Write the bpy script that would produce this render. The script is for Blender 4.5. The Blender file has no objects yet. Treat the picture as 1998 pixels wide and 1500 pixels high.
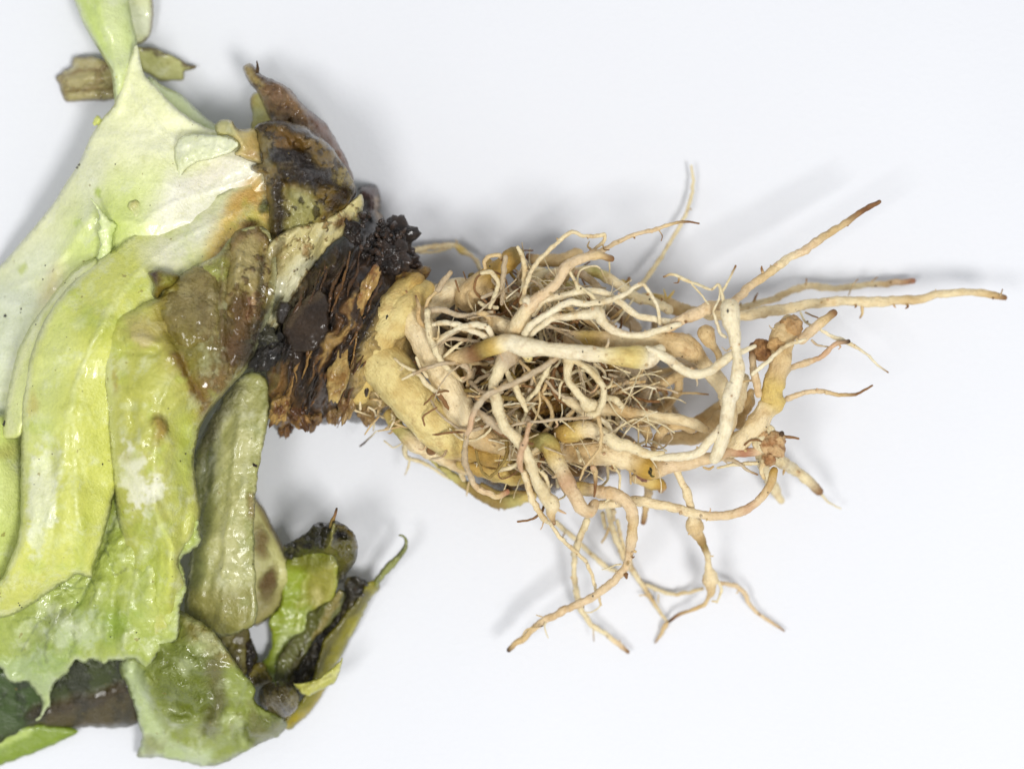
import bpy, math, random
import numpy as np
from mathutils import Vector
from mathutils.geometry import delaunay_2d_cdt

random.seed(7)
rng = np.random.default_rng(7)
scene = bpy.context.scene
S = 0.0001              # one photograph pixel on the paper is 0.1 mm
H = 6000.0              # camera height in those units
CX, CY = 999.0, 750.0

# ------------------------------------------------------------------ camera
cam_d = bpy.data.cameras.new('camera')
cam = bpy.data.objects.new('camera', cam_d)
scene.collection.objects.link(cam)
cam.location = (0, 0, H * S)
cam.rotation_euler = (0, 0, 0)
cam_d.sensor_width = 36.0
cam_d.lens = 36.0 * H / 1998.0
cam_d.clip_start = 0.01
cam_d.clip_end = 20
cam_d.dof.use_dof = True
cam_d.dof.focus_distance = (H - 250) * S
cam_d.dof.aperture_fstop = 7.0
scene.camera = cam

# ------------------------------------------------------------------ world and lamps
world = bpy.data.worlds.new('World')
scene.world = world
world.use_nodes = True
bg = world.node_tree.nodes['Background']
bg.inputs[0].default_value = (0.93, 0.96, 1.0, 1)
bg.inputs[1].default_value = 0.47


def area(name, loc, target, size, power, col):
    d = bpy.data.lights.new(name, 'AREA')
    d.shape = 'SQUARE'
    d.size = size
    d.energy = power
    d.color = col
    o = bpy.data.objects.new(name, d)
    scene.collection.objects.link(o)
    o.location = loc
    o.rotation_euler = (Vector(target) - Vector(loc)).to_track_quat('-Z', 'Y').to_euler()
    return o


area('softbox_lamp', (0.42, -0.44, 1.42), (0.02, 0, 0), 0.36, 13.9, (1.0, 0.982, 0.955))
area('softbox_lamp', (-0.44, -0.34, 1.34), (0.0, 0, 0), 0.36, 7.6, (1.0, 0.982, 0.955))

scene.view_settings.view_transform = 'Standard'
scene.view_settings.look = 'None'
scene.view_settings.exposure = 0.0
scene.view_settings.gamma = 1.0
scene.view_settings.use_curve_mapping = False
scene.cycles.use_denoising = True
scene.cycles.max_bounces = 8

# ------------------------------------------------------------------ helpers
FR = {  # view windows of the photograph in which outlines were measured
    'o': (0, 0, 1.0),
    'A': (0, 0, 2.854), 'B': (0, 400, 2.854), 'C': (0, 850, 2.3045), 'D': (400, 100, 3.996), 'E': (400, 400, 3.996),
    'p': (780, 420, 3.996), 'q': (1080, 420, 3.996), 'r': (780, 720, 3.996), 's': (1080, 720, 3.996),
    't': (980, 970, 2.854), 'u': (1200, 300, 2.5),
}


def lin(c):
    c = np.asarray(c, float) / 255.0
    return np.where(c <= 0.04045, c / 12.92, ((c + 0.055) / 1.055) ** 2.4)


def fpts(tag, pts):
    ox, oy, k = FR[tag]
    return [(ox + x / k, oy + y / k) for x, y in pts]


def to_world(x, y, z):
    """photo pixel + height above the paper -> metres"""
    f = (H - z) / H
    return np.stack([(x - CX) * f * S, (CY - y) * f * S, z * S], -1)


def _hash(ix, iy, iz, seed):
    h = (ix.astype(np.int64) * 374761393 + iy.astype(np.int64) * 668265263 + iz.astype(np.int64) * 2147483647 + seed * 974711) & 0xFFFFFFFF
    h = ((h ^ (h >> 13)) * 1274126177) & 0xFFFFFFFF
    h = ((h ^ (h >> 16)) * 2246822519) & 0xFFFFFFFF
    return ((h ^ (h >> 15)) & 0xFFFFFF) / float(0xFFFFFF) * 2 - 1


def noise(x, y, z=0.0, seed=0):
    x = np.asarray(x, float); y = np.asarray(y, float); z = np.zeros_like(x) + z
    xi, yi, zi = np.floor(x), np.floor(y), np.floor(z)
    fx, fy, fz = x - xi, y - yi, z - zi
    ux, uy, uz = [t * t * t * (t * (t * 6 - 15) + 10) for t in (fx, fy, fz)]
    xi, yi, zi = xi.astype(np.int64), yi.astype(np.int64), zi.astype(np.int64)
    r = 0
    for dx in (0, 1):
        for dy in (0, 1):
            for dz in (0, 1):
                w = (ux if dx else 1 - ux) * (uy if dy else 1 - uy) * (uz if dz else 1 - uz)
                r = r + w * _hash(xi + dx, yi + dy, zi + dz, seed)
    return r


def fbm(x, y, z=0.0, seed=0, octv=4, gain=0.5):
    a, s, r = 1.0, 0.0, 0.0
    f = 1.0
    for i in range(octv):
        r = r + a * noise(np.asarray(x) * f, np.asarray(y) * f, np.asarray(z) * f, seed + i * 17)
        s += a; a *= gain; f *= 2.03
    return r / s * 1.6


def catmull(P, step, closed=False):
    """Catmull-Rom through rows of P (first two or three columns are position), resampled at about step"""
    P = np.asarray(P, float)
    n = len(P)
    out = []
    last = n if closed else n - 1
    for i in range(last):
        if closed:
            p0, p1, p2, p3 = P[(i - 1) % n], P[i], P[(i + 1) % n], P[(i + 2) % n]
        else:
            p1, p2 = P[i], P[i + 1]
            p0 = P[i - 1] if i > 0 else 2 * p1 - p2
            p3 = P[i + 2] if i + 2 < n else 2 * p2 - p1
        d = [max(np.linalg.norm(b[:2] - a[:2]), 1e-3) ** 0.5 for a, b in ((p0, p1), (p1, p2), (p2, p3))]
        t0 = 0; t1 = d[0]; t2 = t1 + d[1]; t3 = t2 + d[2]
        m = max(2, int(math.ceil(np.linalg.norm(p2[:2] - p1[:2]) / step)))
        t = np.linspace(t1, t2, m, endpoint=False)[:, None]
        A1 = (t1 - t) / (t1 - t0) * p0 + (t - t0) / (t1 - t0) * p1
        A2 = (t2 - t) / (t2 - t1) * p1 + (t - t1) / (t2 - t1) * p2
        A3 = (t3 - t) / (t3 - t2) * p2 + (t - t2) / (t3 - t2) * p3
        B1 = (t2 - t) / (t2 - t0) * A1 + (t - t0) / (t2 - t0) * A2
        B2 = (t3 - t) / (t3 - t1) * A2 + (t - t1) / (t3 - t1) * A3
        out.append((t2 - t) / (t2 - t1) * B1 + (t - t1) / (t2 - t1) * B2)
    if not closed:
        out.append(P[-1:])
    return np.concatenate(out)


def seg_dist(X, Y, poly, closed=False):
    """distance of points to a polyline"""
    best = np.full(X.shape, 1e9)
    n = len(poly)
    for i in range(n if closed else n - 1):
        ax, ay = poly[i][0], poly[i][1]
        bx, by = poly[(i + 1) % n][0], poly[(i + 1) % n][1]
        dx, dy = bx - ax, by - ay
        L = dx * dx + dy * dy + 1e-9
        t = np.clip(((X - ax) * dx + (Y - ay) * dy) / L, 0, 1)
        best = np.minimum(best, np.hypot(X - ax - t * dx, Y - ay - t * dy))
    return best


def inside(X, Y, poly):
    r = np.zeros(X.shape, bool)
    n = len(poly)
    j = n - 1
    for i in range(n):
        xi, yi, xj, yj = poly[i][0], poly[i][1], poly[j][0], poly[j][1]
        c = ((yi > Y) != (yj > Y)) & (X < (xj - xi) * (Y - yi) / (yj - yi + 1e-12) + xi)
        r ^= c
        j = i
    return r


def tps(ctrl):
    C = np.asarray(ctrl, float)
    n = len(C)
    if n < 4:
        m = C[:, 2].mean()
        return lambda x, y: np.zeros_like(x) + m
    sc = 200.0
    P = C[:, :2] / sc

    def U(r2):
        return r2 * np.log(r2 + 1e-9)
    K = U(((P[:, None] - P[None]) ** 2).sum(-1)) + np.eye(n) * 0.02
    Q = np.c_[np.ones(n), P]
    M = np.zeros((n + 3, n + 3))
    M[:n, :n] = K; M[:n, n:] = Q; M[n:, :n] = Q.T
    w = np.linalg.solve(M, np.r_[C[:, 2], 0, 0, 0])

    def f(x, y):
        p = np.stack([x, y], -1) / sc
        r2 = ((p[:, None] - P[None]) ** 2).sum(-1)
        return U(r2) @ w[:n] + w[n] + p @ w[n + 1:]
    return f


# ------------------------------------------------------------------ materials
def new_mat(name):
    m = bpy.data.materials.new(name)
    m.use_nodes = True
    nt = m.node_tree
    return m, nt, nt.nodes, nt.links, nt.nodes['Principled BSDF']


def N(nodes, kind, **kw):
    n = nodes.new(kind)
    for k, v in kw.items():
        if k in n.inputs:
            n.inputs[k].default_value = v
        else:
            setattr(n, k, v)
    return n


def ramp(nodes, stops):
    r = nodes.new('ShaderNodeValToRGB')
    el = r.color_ramp.elements
    while len(el) > 1:
        el.remove(el[-1])
    el[0].position, el[0].color = stops[0][0], (*stops[0][1], 1)
    for p, c in stops[1:]:
        e = el.new(p)
        e.color = (*c, 1)
    return r


def mixc(nodes, links, fac, a, b, blend='MIX'):
    m = nodes.new('ShaderNodeMix')
    m.data_type = 'RGBA'
    m.blend_type = blend
    for sock, val in ((m.inputs[0], fac), (m.inputs[6], a), (m.inputs[7], b)):
        if hasattr(val, 'is_linked'):
            links.new(val, sock)
        else:
            sock.default_value = val if not isinstance(val, tuple) or len(val) == 4 else (*val, 1)
    return m.outputs[2]


def mathn(nodes, links, op, a, b=None, clamp=False):
    m = nodes.new('ShaderNodeMath')
    m.operation = op
    m.use_clamp = clamp
    for i, v in enumerate((a, b)):
        if v is None:
            continue
        if hasattr(v, 'is_linked'):
            links.new(v, m.inputs[i])
        else:
            m.inputs[i].default_value = v
    return m.outputs[0]


def organic(name, kind):
    """skin of leaves, crown and roots: base colour from the mesh's own colour layer, grain, specks and relief on top"""
    m, nt, nd, lk, bs = new_mat(name)
    tc = N(nd, 'ShaderNodeTexCoord').outputs['Object']
    col = N(nd, 'ShaderNodeAttribute', attribute_name='Col').outputs['Color']
    rot = N(nd, 'ShaderNodeAttribute', attribute_name='Rot').outputs['Fac']

    def nz(scale, detail=4.0, rough=0.6, dist=0.0):
        n = N(nd, 'ShaderNodeTexNoise', Scale=scale, Detail=detail, Roughness=rough, Distortion=dist)
        lk.new(tc, n.inputs['Vector'])
        return n.outputs['Fac']
    if kind == 'leaf':
        big, fine, grain = nz(140, 6), nz(900, 5, 0.7), nz(3200, 3)
        v1 = ramp(nd, [(0.25, (0.92, 0.93, 0.80)), (0.75, (1.10, 1.09, 1.14))]); lk.new(big, v1.inputs[0])
        c = mixc(nd, lk, 1.0, col, v1.outputs[0], 'MULTIPLY')
        v2 = ramp(nd, [(0.3, (0.90, 0.91, 0.86)), (0.7, (1.07, 1.06, 1.08))]); lk.new(fine, v2.inputs[0])
        c = mixc(nd, lk, 1.0, c, v2.outputs[0], 'MULTIPLY')
        glare = ramp(nd, [(0.54, (0, 0, 0)), (0.66, (1, 1, 1))]); lk.new(nz(170, 9, 0.72, 0.3), glare.inputs[0])  # whitish glare patches mixed into the leaf colour by noise
        glare_fac = mathn(nd, lk, 'MULTIPLY', glare.outputs[0], mathn(nd, lk, 'MULTIPLY', mathn(nd, lk, 'SUBTRACT', 1.0, rot), 0.55))
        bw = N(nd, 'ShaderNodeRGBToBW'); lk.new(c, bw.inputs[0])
        glare_fac = mathn(nd, lk, 'MULTIPLY', glare_fac, mathn(nd, lk, 'MULTIPLY', bw.outputs[0], 1.7, True))
        c = mixc(nd, lk, glare_fac, c, mixc(nd, lk, 0.6, c, tuple(lin((240, 242, 222)))))
        dk = ramp(nd, [(0.57, (0, 0, 0)), (0.64, (1, 1, 1))]); lk.new(nz(430, 5, 0.7), dk.inputs[0])
        c = mixc(nd, lk, mathn(nd, lk, 'MULTIPLY', dk.outputs[0], 0.45), c, mixc(nd, lk, 1.0, c, (0.80, 0.80, 0.66), 'MULTIPLY'))
        sp = ramp(nd, [(0.63, (0, 0, 0)), (0.69, (1, 1, 1))]); lk.new(nz(1000, 3, 0.65), sp.inputs[0])
        spf = mathn(nd, lk, 'MULTIPLY', sp.outputs[0], mathn(nd, lk, 'MULTIPLY', rot, 0.85))
        c = mixc(nd, lk, spf, c, tuple(lin((74, 46, 16))))
        sp2 = ramp(nd, [(0.735, (0, 0, 0)), (0.75, (1, 1, 1))]); lk.new(nz(620, 2, 0.5), sp2.inputs[0])
        c = mixc(nd, lk, mathn(nd, lk, 'MULTIPLY', sp2.outputs[0], 0.6), c, tuple(lin((140, 120, 50))))
        rr = mathn(nd, lk, 'SUBTRACT', 0.36, mathn(nd, lk, 'MULTIPLY', rot, 0.10))
        rr = mathn(nd, lk, 'ADD', rr, mathn(nd, lk, 'MULTIPLY', mathn(nd, lk, 'SUBTRACT', fine, 0.5), 0.3))
        bs.inputs['Subsurface Weight'].default_value = 0.12
        bs.inputs['Subsurface Radius'].default_value = (0.0012, 0.0012, 0.0006)
        wet = ramp(nd, [(0.40, (0.2, 0.2, 0.2)), (0.56, (1, 1, 1))]); lk.new(nz(120, 4, 0.6), wet.inputs[0])
        lk.new(mathn(nd, lk, 'MULTIPLY', wet.outputs[0], mathn(nd, lk, 'ADD', 0.7, mathn(nd, lk, 'MULTIPLY', rot, 0.3))), bs.inputs['Coat Weight'])
        bs.inputs['Coat Roughness'].default_value = 0.10
        bs.inputs['Subsurface Scale'].default_value = 1.0
        bs.inputs['Specular IOR Level'].default_value = 0.55
        hh = mathn(nd, lk, 'ADD', mathn(nd, lk, 'MULTIPLY', nz(330, 6, 0.62, 0.4), mathn(nd, lk, 'ADD', 0.09, mathn(nd, lk, 'MULTIPLY', rot, 1.2))),
                   mathn(nd, lk, 'MULTIPLY', grain, 0.05))
        vo = N(nd, 'ShaderNodeTexVoronoi', Scale=1500.0); lk.new(tc, vo.inputs['Vector'])
        hh = mathn(nd, lk, 'ADD', hh, mathn(nd, lk, 'MULTIPLY', vo.outputs['Distance'], 0.04))
        hh = mathn(nd, lk, 'ADD', hh, mathn(nd, lk, 'MULTIPLY', nz(900, 4, 0.7), mathn(nd, lk, 'ADD', 0.05, mathn(nd, lk, 'MULTIPLY', rot, 0.5))))
        bump_d, bump_s = 0.0024, 0.8
    elif kind == 'root':
        big, fine, grain = nz(110, 4), nz(700, 5, 0.7), nz(2600, 4)
        v1 = ramp(nd, [(0.25, (0.88, 0.82, 0.72)), (0.45, (1.02, 1.02, 1.02)), (0.75, (1.12, 1.12, 1.14))]); lk.new(big, v1.inputs[0])
        c = mixc(nd, lk, 1.0, col, v1.outputs[0], 'MULTIPLY')
        v2 = ramp(nd, [(0.3, (0.90, 0.87, 0.82)), (0.55, (1.05, 1.05, 1.05))]); lk.new(fine, v2.inputs[0])
        c = mixc(nd, lk, 1.0, c, v2.outputs[0], 'MULTIPLY')
        st = ramp(nd, [(0.55, (0, 0, 0)), (0.70, (1, 1, 1))]); lk.new(nz(230, 6, 0.75), st.inputs[0])
        c = mixc(nd, lk, mathn(nd, lk, 'MULTIPLY', st.outputs[0], 0.50), c, tuple(lin((164, 118, 66))))
        sp = ramp(nd, [(0.70, (0, 0, 0)), (0.75, (1, 1, 1))]); lk.new(nz(900, 2, 0.55), sp.inputs[0])
        c = mixc(nd, lk, mathn(nd, lk, 'MULTIPLY', sp.outputs[0], 0.55), c, tuple(lin((78, 52, 26))))
        rr = mathn(nd, lk, 'ADD', 0.36, mathn(nd, lk, 'MULTIPLY', fine, 0.25))
        bs.inputs['Subsurface Weight'].default_value = 0.16
        bs.inputs['Subsurface Radius'].default_value = (0.0009, 0.0008, 0.0005)
        bs.inputs['Subsurface Scale'].default_value = 1.0
        bs.inputs['Specular IOR Level'].default_value = 0.4
        ruv = N(nd, 'ShaderNodeAttribute', attribute_name='Grain').outputs['Vector']
        gn = N(nd, 'ShaderNodeTexNoise', Scale=0.30, Detail=5.0, Roughness=0.65); lk.new(ruv, gn.inputs['Vector'])
        gs = ramp(nd, [(0.30, (0.74, 0.66, 0.54)), (0.50, (1.02, 1.02, 1.02))]); lk.new(gn.outputs['Fac'], gs.inputs[0])
        c = mixc(nd, lk, 0.5, c, mixc(nd, lk, 1.0, c, gs.outputs[0], 'MULTIPLY'))
        hh = mathn(nd, lk, 'ADD', nz(420, 6, 0.65), mathn(nd, lk, 'MULTIPLY', grain, 0.25))
        hh = mathn(nd, lk, 'ADD', hh, mathn(nd, lk, 'MULTIPLY', gn.outputs['Fac'], 0.25))
        hh = mathn(nd, lk, 'MULTIPLY', hh, mathn(nd, lk, 'ADD', 0.8, mathn(nd, lk, 'MULTIPLY', rot, 1.2)))
        bump_d, bump_s = 0.0014, 0.8
    else:   # crown
        big, fine, grain = nz(200, 6, 0.7), nz(900, 5, 0.7), nz(3000, 4)
        v1 = ramp(nd, [(0.3, (0.55, 0.50, 0.45)), (0.55, (1, 1, 1)), (0.8, (1.25, 1.2, 1.1))]); lk.new(big, v1.inputs[0])
        c = mixc(nd, lk, 1.0, col, v1.outputs[0], 'MULTIPLY')
        sp = ramp(nd, [(0.52, (0, 0, 0)), (0.66, (1, 1, 1))]); lk.new(nz(520, 6, 0.75), sp.inputs[0])
        c = mixc(nd, lk, mathn(nd, lk, 'MULTIPLY', sp.outputs[0], mathn(nd, lk, 'MULTIPLY', rot, 0.75)), c, tuple(lin((58, 38, 20))))
        rr = mathn(nd, lk, 'ADD', 0.16, mathn(nd, lk, 'MULTIPLY', fine, 0.42))
        bs.inputs['Specular IOR Level'].default_value = 0.5
        bs.inputs['Subsurface Weight'].default_value = 0.06
        bs.inputs['Coat Weight'].default_value = 0.45
        bs.inputs['Coat Roughness'].default_value = 0.14
        bs.inputs['Subsurface Radius'].default_value = (0.0012, 0.0008, 0.0004)
        bs.inputs['Subsurface Scale'].default_value = 1.0
        hh = mathn(nd, lk, 'ADD', nz(380, 7, 0.72, 0.6), mathn(nd, lk, 'MULTIPLY', grain, 0.2))
        bump_d, bump_s = 0.0024, 0.8
    lk.new(c, bs.inputs['Base Color'])
    lk.new(rr, bs.inputs['Roughness'])
    b = N(nd, 'ShaderNodeBump', Strength=bump_s, Distance=bump_d)
    lk.new(hh, b.inputs['Height'])
    lk.new(b.outputs[0], bs.inputs['Normal'])
    if kind == 'leaf':       # thin blades let light through
        tr = N(nd, 'ShaderNodeBsdfTranslucent'); lk.new(c, tr.inputs['Color']); lk.new(b.outputs[0], tr.inputs['Normal'])
        mx = N(nd, 'ShaderNodeMixShader'); mx.inputs[0].default_value = 0.14
        lk.new(bs.outputs[0], mx.inputs[1]); lk.new(tr.outputs[0], mx.inputs[2])
        lk.new(mx.outputs[0], nd['Material Output'].inputs['Surface'])
    return m


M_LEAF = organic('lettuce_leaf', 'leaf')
M_ROOT = organic('root_skin', 'root')
M_CROWN = organic('rotten_crown', 'crown')

m, nt, nd, lk, bs = new_mat('white_paper')
tc = N(nd, 'ShaderNodeTexCoord').outputs['Object']
n1 = N(nd, 'ShaderNodeTexNoise', Scale=900.0, Detail=6.0, Roughness=0.7); lk.new(tc, n1.inputs['Vector'])
n2 = N(nd, 'ShaderNodeTexNoise', Scale=14.0, Detail=3.0); lk.new(tc, n2.inputs['Vector'])
r = ramp(nd, [(0.3, (0.722, 0.736, 0.775)), (0.7, (0.738, 0.752, 0.790))]); lk.new(n2.outputs['Fac'], r.inputs[0])
lk.new(r.outputs[0], bs.inputs['Base Color'])
bs.inputs['Roughness'].default_value = 0.8
bs.inputs['Specular IOR Level'].default_value = 0.2
b = N(nd, 'ShaderNodeBump', Strength=0.35, Distance=0.0004); lk.new(n1.outputs['Fac'], b.inputs['Height'])
lk.new(b.outputs[0], bs.inputs['Normal'])
M_PAPER = m

# ------------------------------------------------------------------ mesh output
BASE = Vector(to_world(np.array(640.0), np.array(620.0), np.array(0.0)))


def emit(name, V, F, cols, rot, mat, parent=None, solid=0.0, smooth=True, grain=None):
    me = bpy.data.meshes.new(name)
    me.from_pydata([tuple(v) for v in V], [], [tuple(f) for f in F])
    me.materials.append(mat)
    ca = me.color_attributes.new('Col', 'FLOAT_COLOR', 'POINT')
    ca.data.foreach_set('color', np.c_[np.clip(cols, 0, 1), np.ones(len(cols))].ravel().astype(np.float32))
    ra = me.attributes.new('Rot', 'FLOAT', 'POINT')
    ra.data.foreach_set('value', np.asarray(rot, np.float32).ravel())
    if grain is not None:
        ga = me.attributes.new('Grain', 'FLOAT_VECTOR', 'POINT')
        ga.data.foreach_set('vector', np.asarray(grain, np.float32).ravel())
    if smooth:
        me.polygons.foreach_set('use_smooth', np.ones(len(me.polygons), bool))
    me.update()
    o = bpy.data.objects.new(name, me)
    scene.collection.objects.link(o)
    if parent is not None:
        o.parent = parent
        if parent.type == 'EMPTY':
            o.location = -parent.location
    if solid:
        md = o.modifiers.new('thickness', 'SOLIDIFY')
        md.thickness = solid * S
        md.offset = -1
    return o


def paint_fields(X, Y, base, paint, seed, warp=10.0):
    """colour and rot value at photo points from base colour and a list of stains and glare patches"""
    wx = X + warp * fbm(X / 38, Y / 38, 1.3, seed + 5, 4, 0.6)
    wy = Y + warp * fbm(X / 38, Y / 38, 7.7, seed + 9, 4, 0.6)
    C = np.tile(lin(base), (len(X), 1))
    R = np.zeros(len(X))
    for p in paint:
        kind, shape, col, strength, soft = p[:5]
        rv = p[5] if len(p) > 5 else 0.0
        if kind == 'e':      # ellipse cx,cy,rx,ry,angle(deg)
            cx, cy, rx, ry, an = shape
            a = math.radians(an)
            u = (wx - cx) * math.cos(a) + (wy - cy) * math.sin(a)
            v = -(wx - cx) * math.sin(a) + (wy - cy) * math.cos(a)
            d = np.sqrt((u / rx) ** 2 + (v / ry) ** 2)
            w = np.clip((1 + soft - d) / (2 * soft), 0, 1)
        elif kind == 'b':    # broken pale patch, painted glare and pale tissue: ellipse eaten by fine noise
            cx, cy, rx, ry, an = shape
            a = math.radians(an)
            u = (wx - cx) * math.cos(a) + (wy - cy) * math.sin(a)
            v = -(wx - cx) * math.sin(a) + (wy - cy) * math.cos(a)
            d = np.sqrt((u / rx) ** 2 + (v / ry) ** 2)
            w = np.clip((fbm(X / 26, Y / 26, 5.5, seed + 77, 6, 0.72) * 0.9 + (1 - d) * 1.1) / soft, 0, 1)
        elif kind == 'l':    # line with half width
            pts, hw = shape
            d = seg_dist(wx, wy, pts) / hw
            w = np.clip((1 + soft - d) / (2 * soft), 0, 1)
        elif kind == 'p':    # polygon with soft rim in pixels
            d = seg_dist(wx, wy, shape, True)
            d = np.where(inside(wx, wy, shape), d, -d)
            w = np.clip(d / (soft * 2) + 0.5, 0, 1)
        elif kind == 's':    # streaks along an angle, shape = (angle, length, width, threshold, seed)
            an, la, lb, th, sd = shape
            a = math.radians(an)
            u = X * math.cos(a) + Y * math.sin(a); v = -X * math.sin(a) + Y * math.cos(a)
            v = v + (9 if lb < 12 else 20) * fbm(X / 64, Y / 64, 0.4, sd + 3, 3)
            w = np.clip((fbm(u / la, v / lb, 0.9, sd, 4, 0.6) - th) / soft, 0, 1)
        elif kind == 'n':    # noise mottling, shape = (size, threshold)
            sz, th = shape
            f = fbm(X / sz, Y / sz, 3.1, seed + 31, 5, 0.6)
            w = np.clip((f - th) / soft, 0, 1)
        w = w * w * (3 - 2 * w) * strength
        C = C * (1 - w[:, None]) + lin(col)[None] * w[:, None]
        R = np.maximum(R * (1 - w * (rv == 0) * 0.7), rv * w)
    return C, np.clip(R, 0, 1)


SHEETN = [0]


def veins(root_pts, side=6, spread=60, length=70, width=2.2, col=(236, 238, 206), strength=0.45, amp=3.5, seed=1):
    """midrib polyline with side veins: returns (ridges, paint) for sheet()"""
    rd, pt = [], []
    rs = random.Random(seed)
    mid = catmull(np.array(root_pts, float), 18)
    rd.append(([tuple(q) for q in mid[::2]], width * 1.8, amp * 1.4)); pt.append(('l', ([tuple(q) for q in mid[::2]], width * 1.5), col, strength, 0.9))
    for k in range(side):
        i = int((k + 0.6 + rs.uniform(-.25, .25)) / (side + 0.3) * (len(mid) - 2))
        d = mid[i + 1] - mid[i]; a = math.atan2(d[1], d[0]) + math.radians(spread * rs.uniform(0.6, 1.2)) * (1 if k % 2 else -1)
        q = mid[i].copy(); line = [tuple(q)]
        L = length * rs.uniform(0.6, 1.3)
        for j in range(4):
            a += rs.uniform(-0.25, 0.25); q = q + np.array([math.cos(a), math.sin(a)]) * L / 4; line.append(tuple(q))
        rd.append((line, width, amp * 0.8)); pt.append(('l', (line, width * 0.9), col, strength * 0.8, 0.9))
    return rd, pt


def sheet(name, outline, ctrl, base, paint=(), roll=(0, 1), ridges=(), wrinkle=(0, 60), jag=0.0, thick=4.5, step=6.0,
          mat=None, parent=None, warp=10.0, seed=None, smooth_outline=True, rotbase=0.0, rimcol=None, streak=None, flat_rim=None, crease=None):
    """a leaf or skin: outline in photo pixels, heights from control points, folds, wrinkles, rolled rim, real thickness"""
    SHEETN[0] += 1
    seed = SHEETN[0] * 101 if seed is None else seed
    O = np.asarray(outline, float)
    ol = catmull(O, step, True) if smooth_outline else catmull(O, step, True)
    if jag:
        ph = np.arange(len(ol))
        nx = fbm(ol[:, 0] / 22, ol[:, 1] / 22, 0.5, seed + 1, 4, 0.65) * jag
        ny = fbm(ol[:, 0] / 22, ol[:, 1] / 22, 9.5, seed + 2, 4, 0.65) * jag
        ol = ol + np.c_[nx, ny]
    x0, y0 = ol.min(0); x1, y1 = ol.max(0)
    gx, gy = np.meshgrid(np.arange(x0, x1, step), np.arange(y0, y1, step * 0.866))
    gx = gx + (np.arange(gx.shape[0])[:, None] % 2) * step * 0.5
    gx = gx.ravel() + rng.uniform(-.12, .12, gx.size) * step
    gy = gy.ravel() + rng.uniform(-.12, .12, gy.size) * step
    k = inside(gx, gy, ol)
    gx, gy = gx[k], gy[k]
    d = seg_dist(gx, gy, ol, True)
    gx, gy, d = gx[d > step * 0.55], gy[d > step * 0.55], d[d > step * 0.55]
    X = np.r_[ol[:, 0], gx]; Y = np.r_[ol[:, 1], gy]; D = np.r_[np.zeros(len(ol)), d]
    nb = len(ol)
    vs, es, fs, ov, oe, of = delaunay_2d_cdt([Vector((a, b)) for a, b in zip(X, Y)],
                                             [(i, (i + 1) % nb) for i in range(nb)], [], 1, 1e-4)
    if len(vs) != len(X):
        XY = np.array([(v.x, v.y) for v in vs]); X, Y = XY[:, 0], XY[:, 1]
        D = seg_dist(X, Y, ol, True)
    F = [tuple(f) if True else f for f in fs]
    Z = tps(ctrl)(X, Y)
    if roll[0]:
        t = 1 - np.clip(D / roll[1], 0, 1)
        w = 1.0
        if flat_rim:   # rim stays flat near these points (x, y, radius)
            for fx, fy, fr in flat_rim:
                w = w * np.clip((np.hypot(X - fx, Y - fy) - fr) / (fr * 0.5), 0, 1)
        Z = Z - roll[0] * (1 - np.sqrt(np.clip(1 - t * t, 0, 1))) * w
    for pts, hw, amp in ridges:
        dd = seg_dist(X + 5 * fbm(X / 40, Y / 40, 2.2, seed), Y, pts) / hw
        Z = Z + amp * np.exp(-dd * dd)
    if wrinkle[0]:
        Z = Z + wrinkle[0] * fbm(X / wrinkle[1], Y / wrinkle[1], 0.3, seed + 3, 4, 0.5)
    if crease:      # sharp crumple folds
        rr = 1 - 2 * np.abs(fbm(X / crease[1], Y / crease[1], 0.7, seed + 61, 3, 0.5))
        Z = Z + crease[0] * rr
    if streak:
        amp, ang, la, lb = streak[:4]
        sd = streak[4] if len(streak) > 4 else seed + 4
        a = math.radians(ang)
        u = X * math.cos(a) + Y * math.sin(a); v = -X * math.sin(a) + Y * math.cos(a)
        v = v + (9 if lb < 12 else 20) * fbm(X / 64, Y / 64, 0.4, sd + 3, 3)
        Z = Z + amp * fbm(u / la, v / lb, 0.9, sd, 4, 0.6)
    Z = np.maximum(Z, 2.0)
    C, R = paint_fields(X, Y, base, paint, seed, warp)
    R = np.maximum(R, rotbase)
    if mat is None:      # leaf tissue: purer, yellower greens
        lum = C @ np.array([0.3, 0.6, 0.1])
        C = np.clip(lum[:, None] + (C - lum[:, None]) * 1.14, 0.008, 1) * np.array([1.0, 1.0, 0.95])
        C = C * (1 - 0.22 * np.clip(R, 0, 1))[:, None]
    if rimcol:
        rc, rw, rs = rimcol
        w = np.clip(1 - D / (rw * (1 + 0.7 * fbm(X / 25, Y / 25, 4.0, seed + 8))), 0, 1) * rs
        C = C * (1 - w[:, None]) + lin(rc)[None] * w[:, None]
    V = to_world(X, Y, Z)
    # keep faces looking up so thickness goes downwards
    Ff = []
    for f in F:
        a, b_, c = V[f[0]], V[f[1]], V[f[2]]
        if (b_[0] - a[0]) * (c[1] - a[1]) - (b_[1] - a[1]) * (c[0] - a[0]) < 0:
            f = f[::-1]
        Ff.append(f)
    return emit(name, V, Ff, C, R, mat or M_LEAF, parent, thick)


TONE = {
    'cream': (229, 211, 170), 'white': (233, 221, 188), 'pink': (221, 197, 158), 'tan': (210, 184, 136), 'mustard': (184, 150, 76),
    'olive': (146, 124, 66), 'grey': (192, 174, 144), 'dark': (72, 52, 30), 'brown': (134, 98, 60), 'yellow': (220, 202, 138),
    'gold': (212, 186, 112), 'black': (40, 31, 22), 'red': (172, 120, 90), 'green': (182, 172, 104), 'rose': (204, 170, 134), 'pale': (227, 212, 172),
}
ROOTN = [0]
AXES = []


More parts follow.
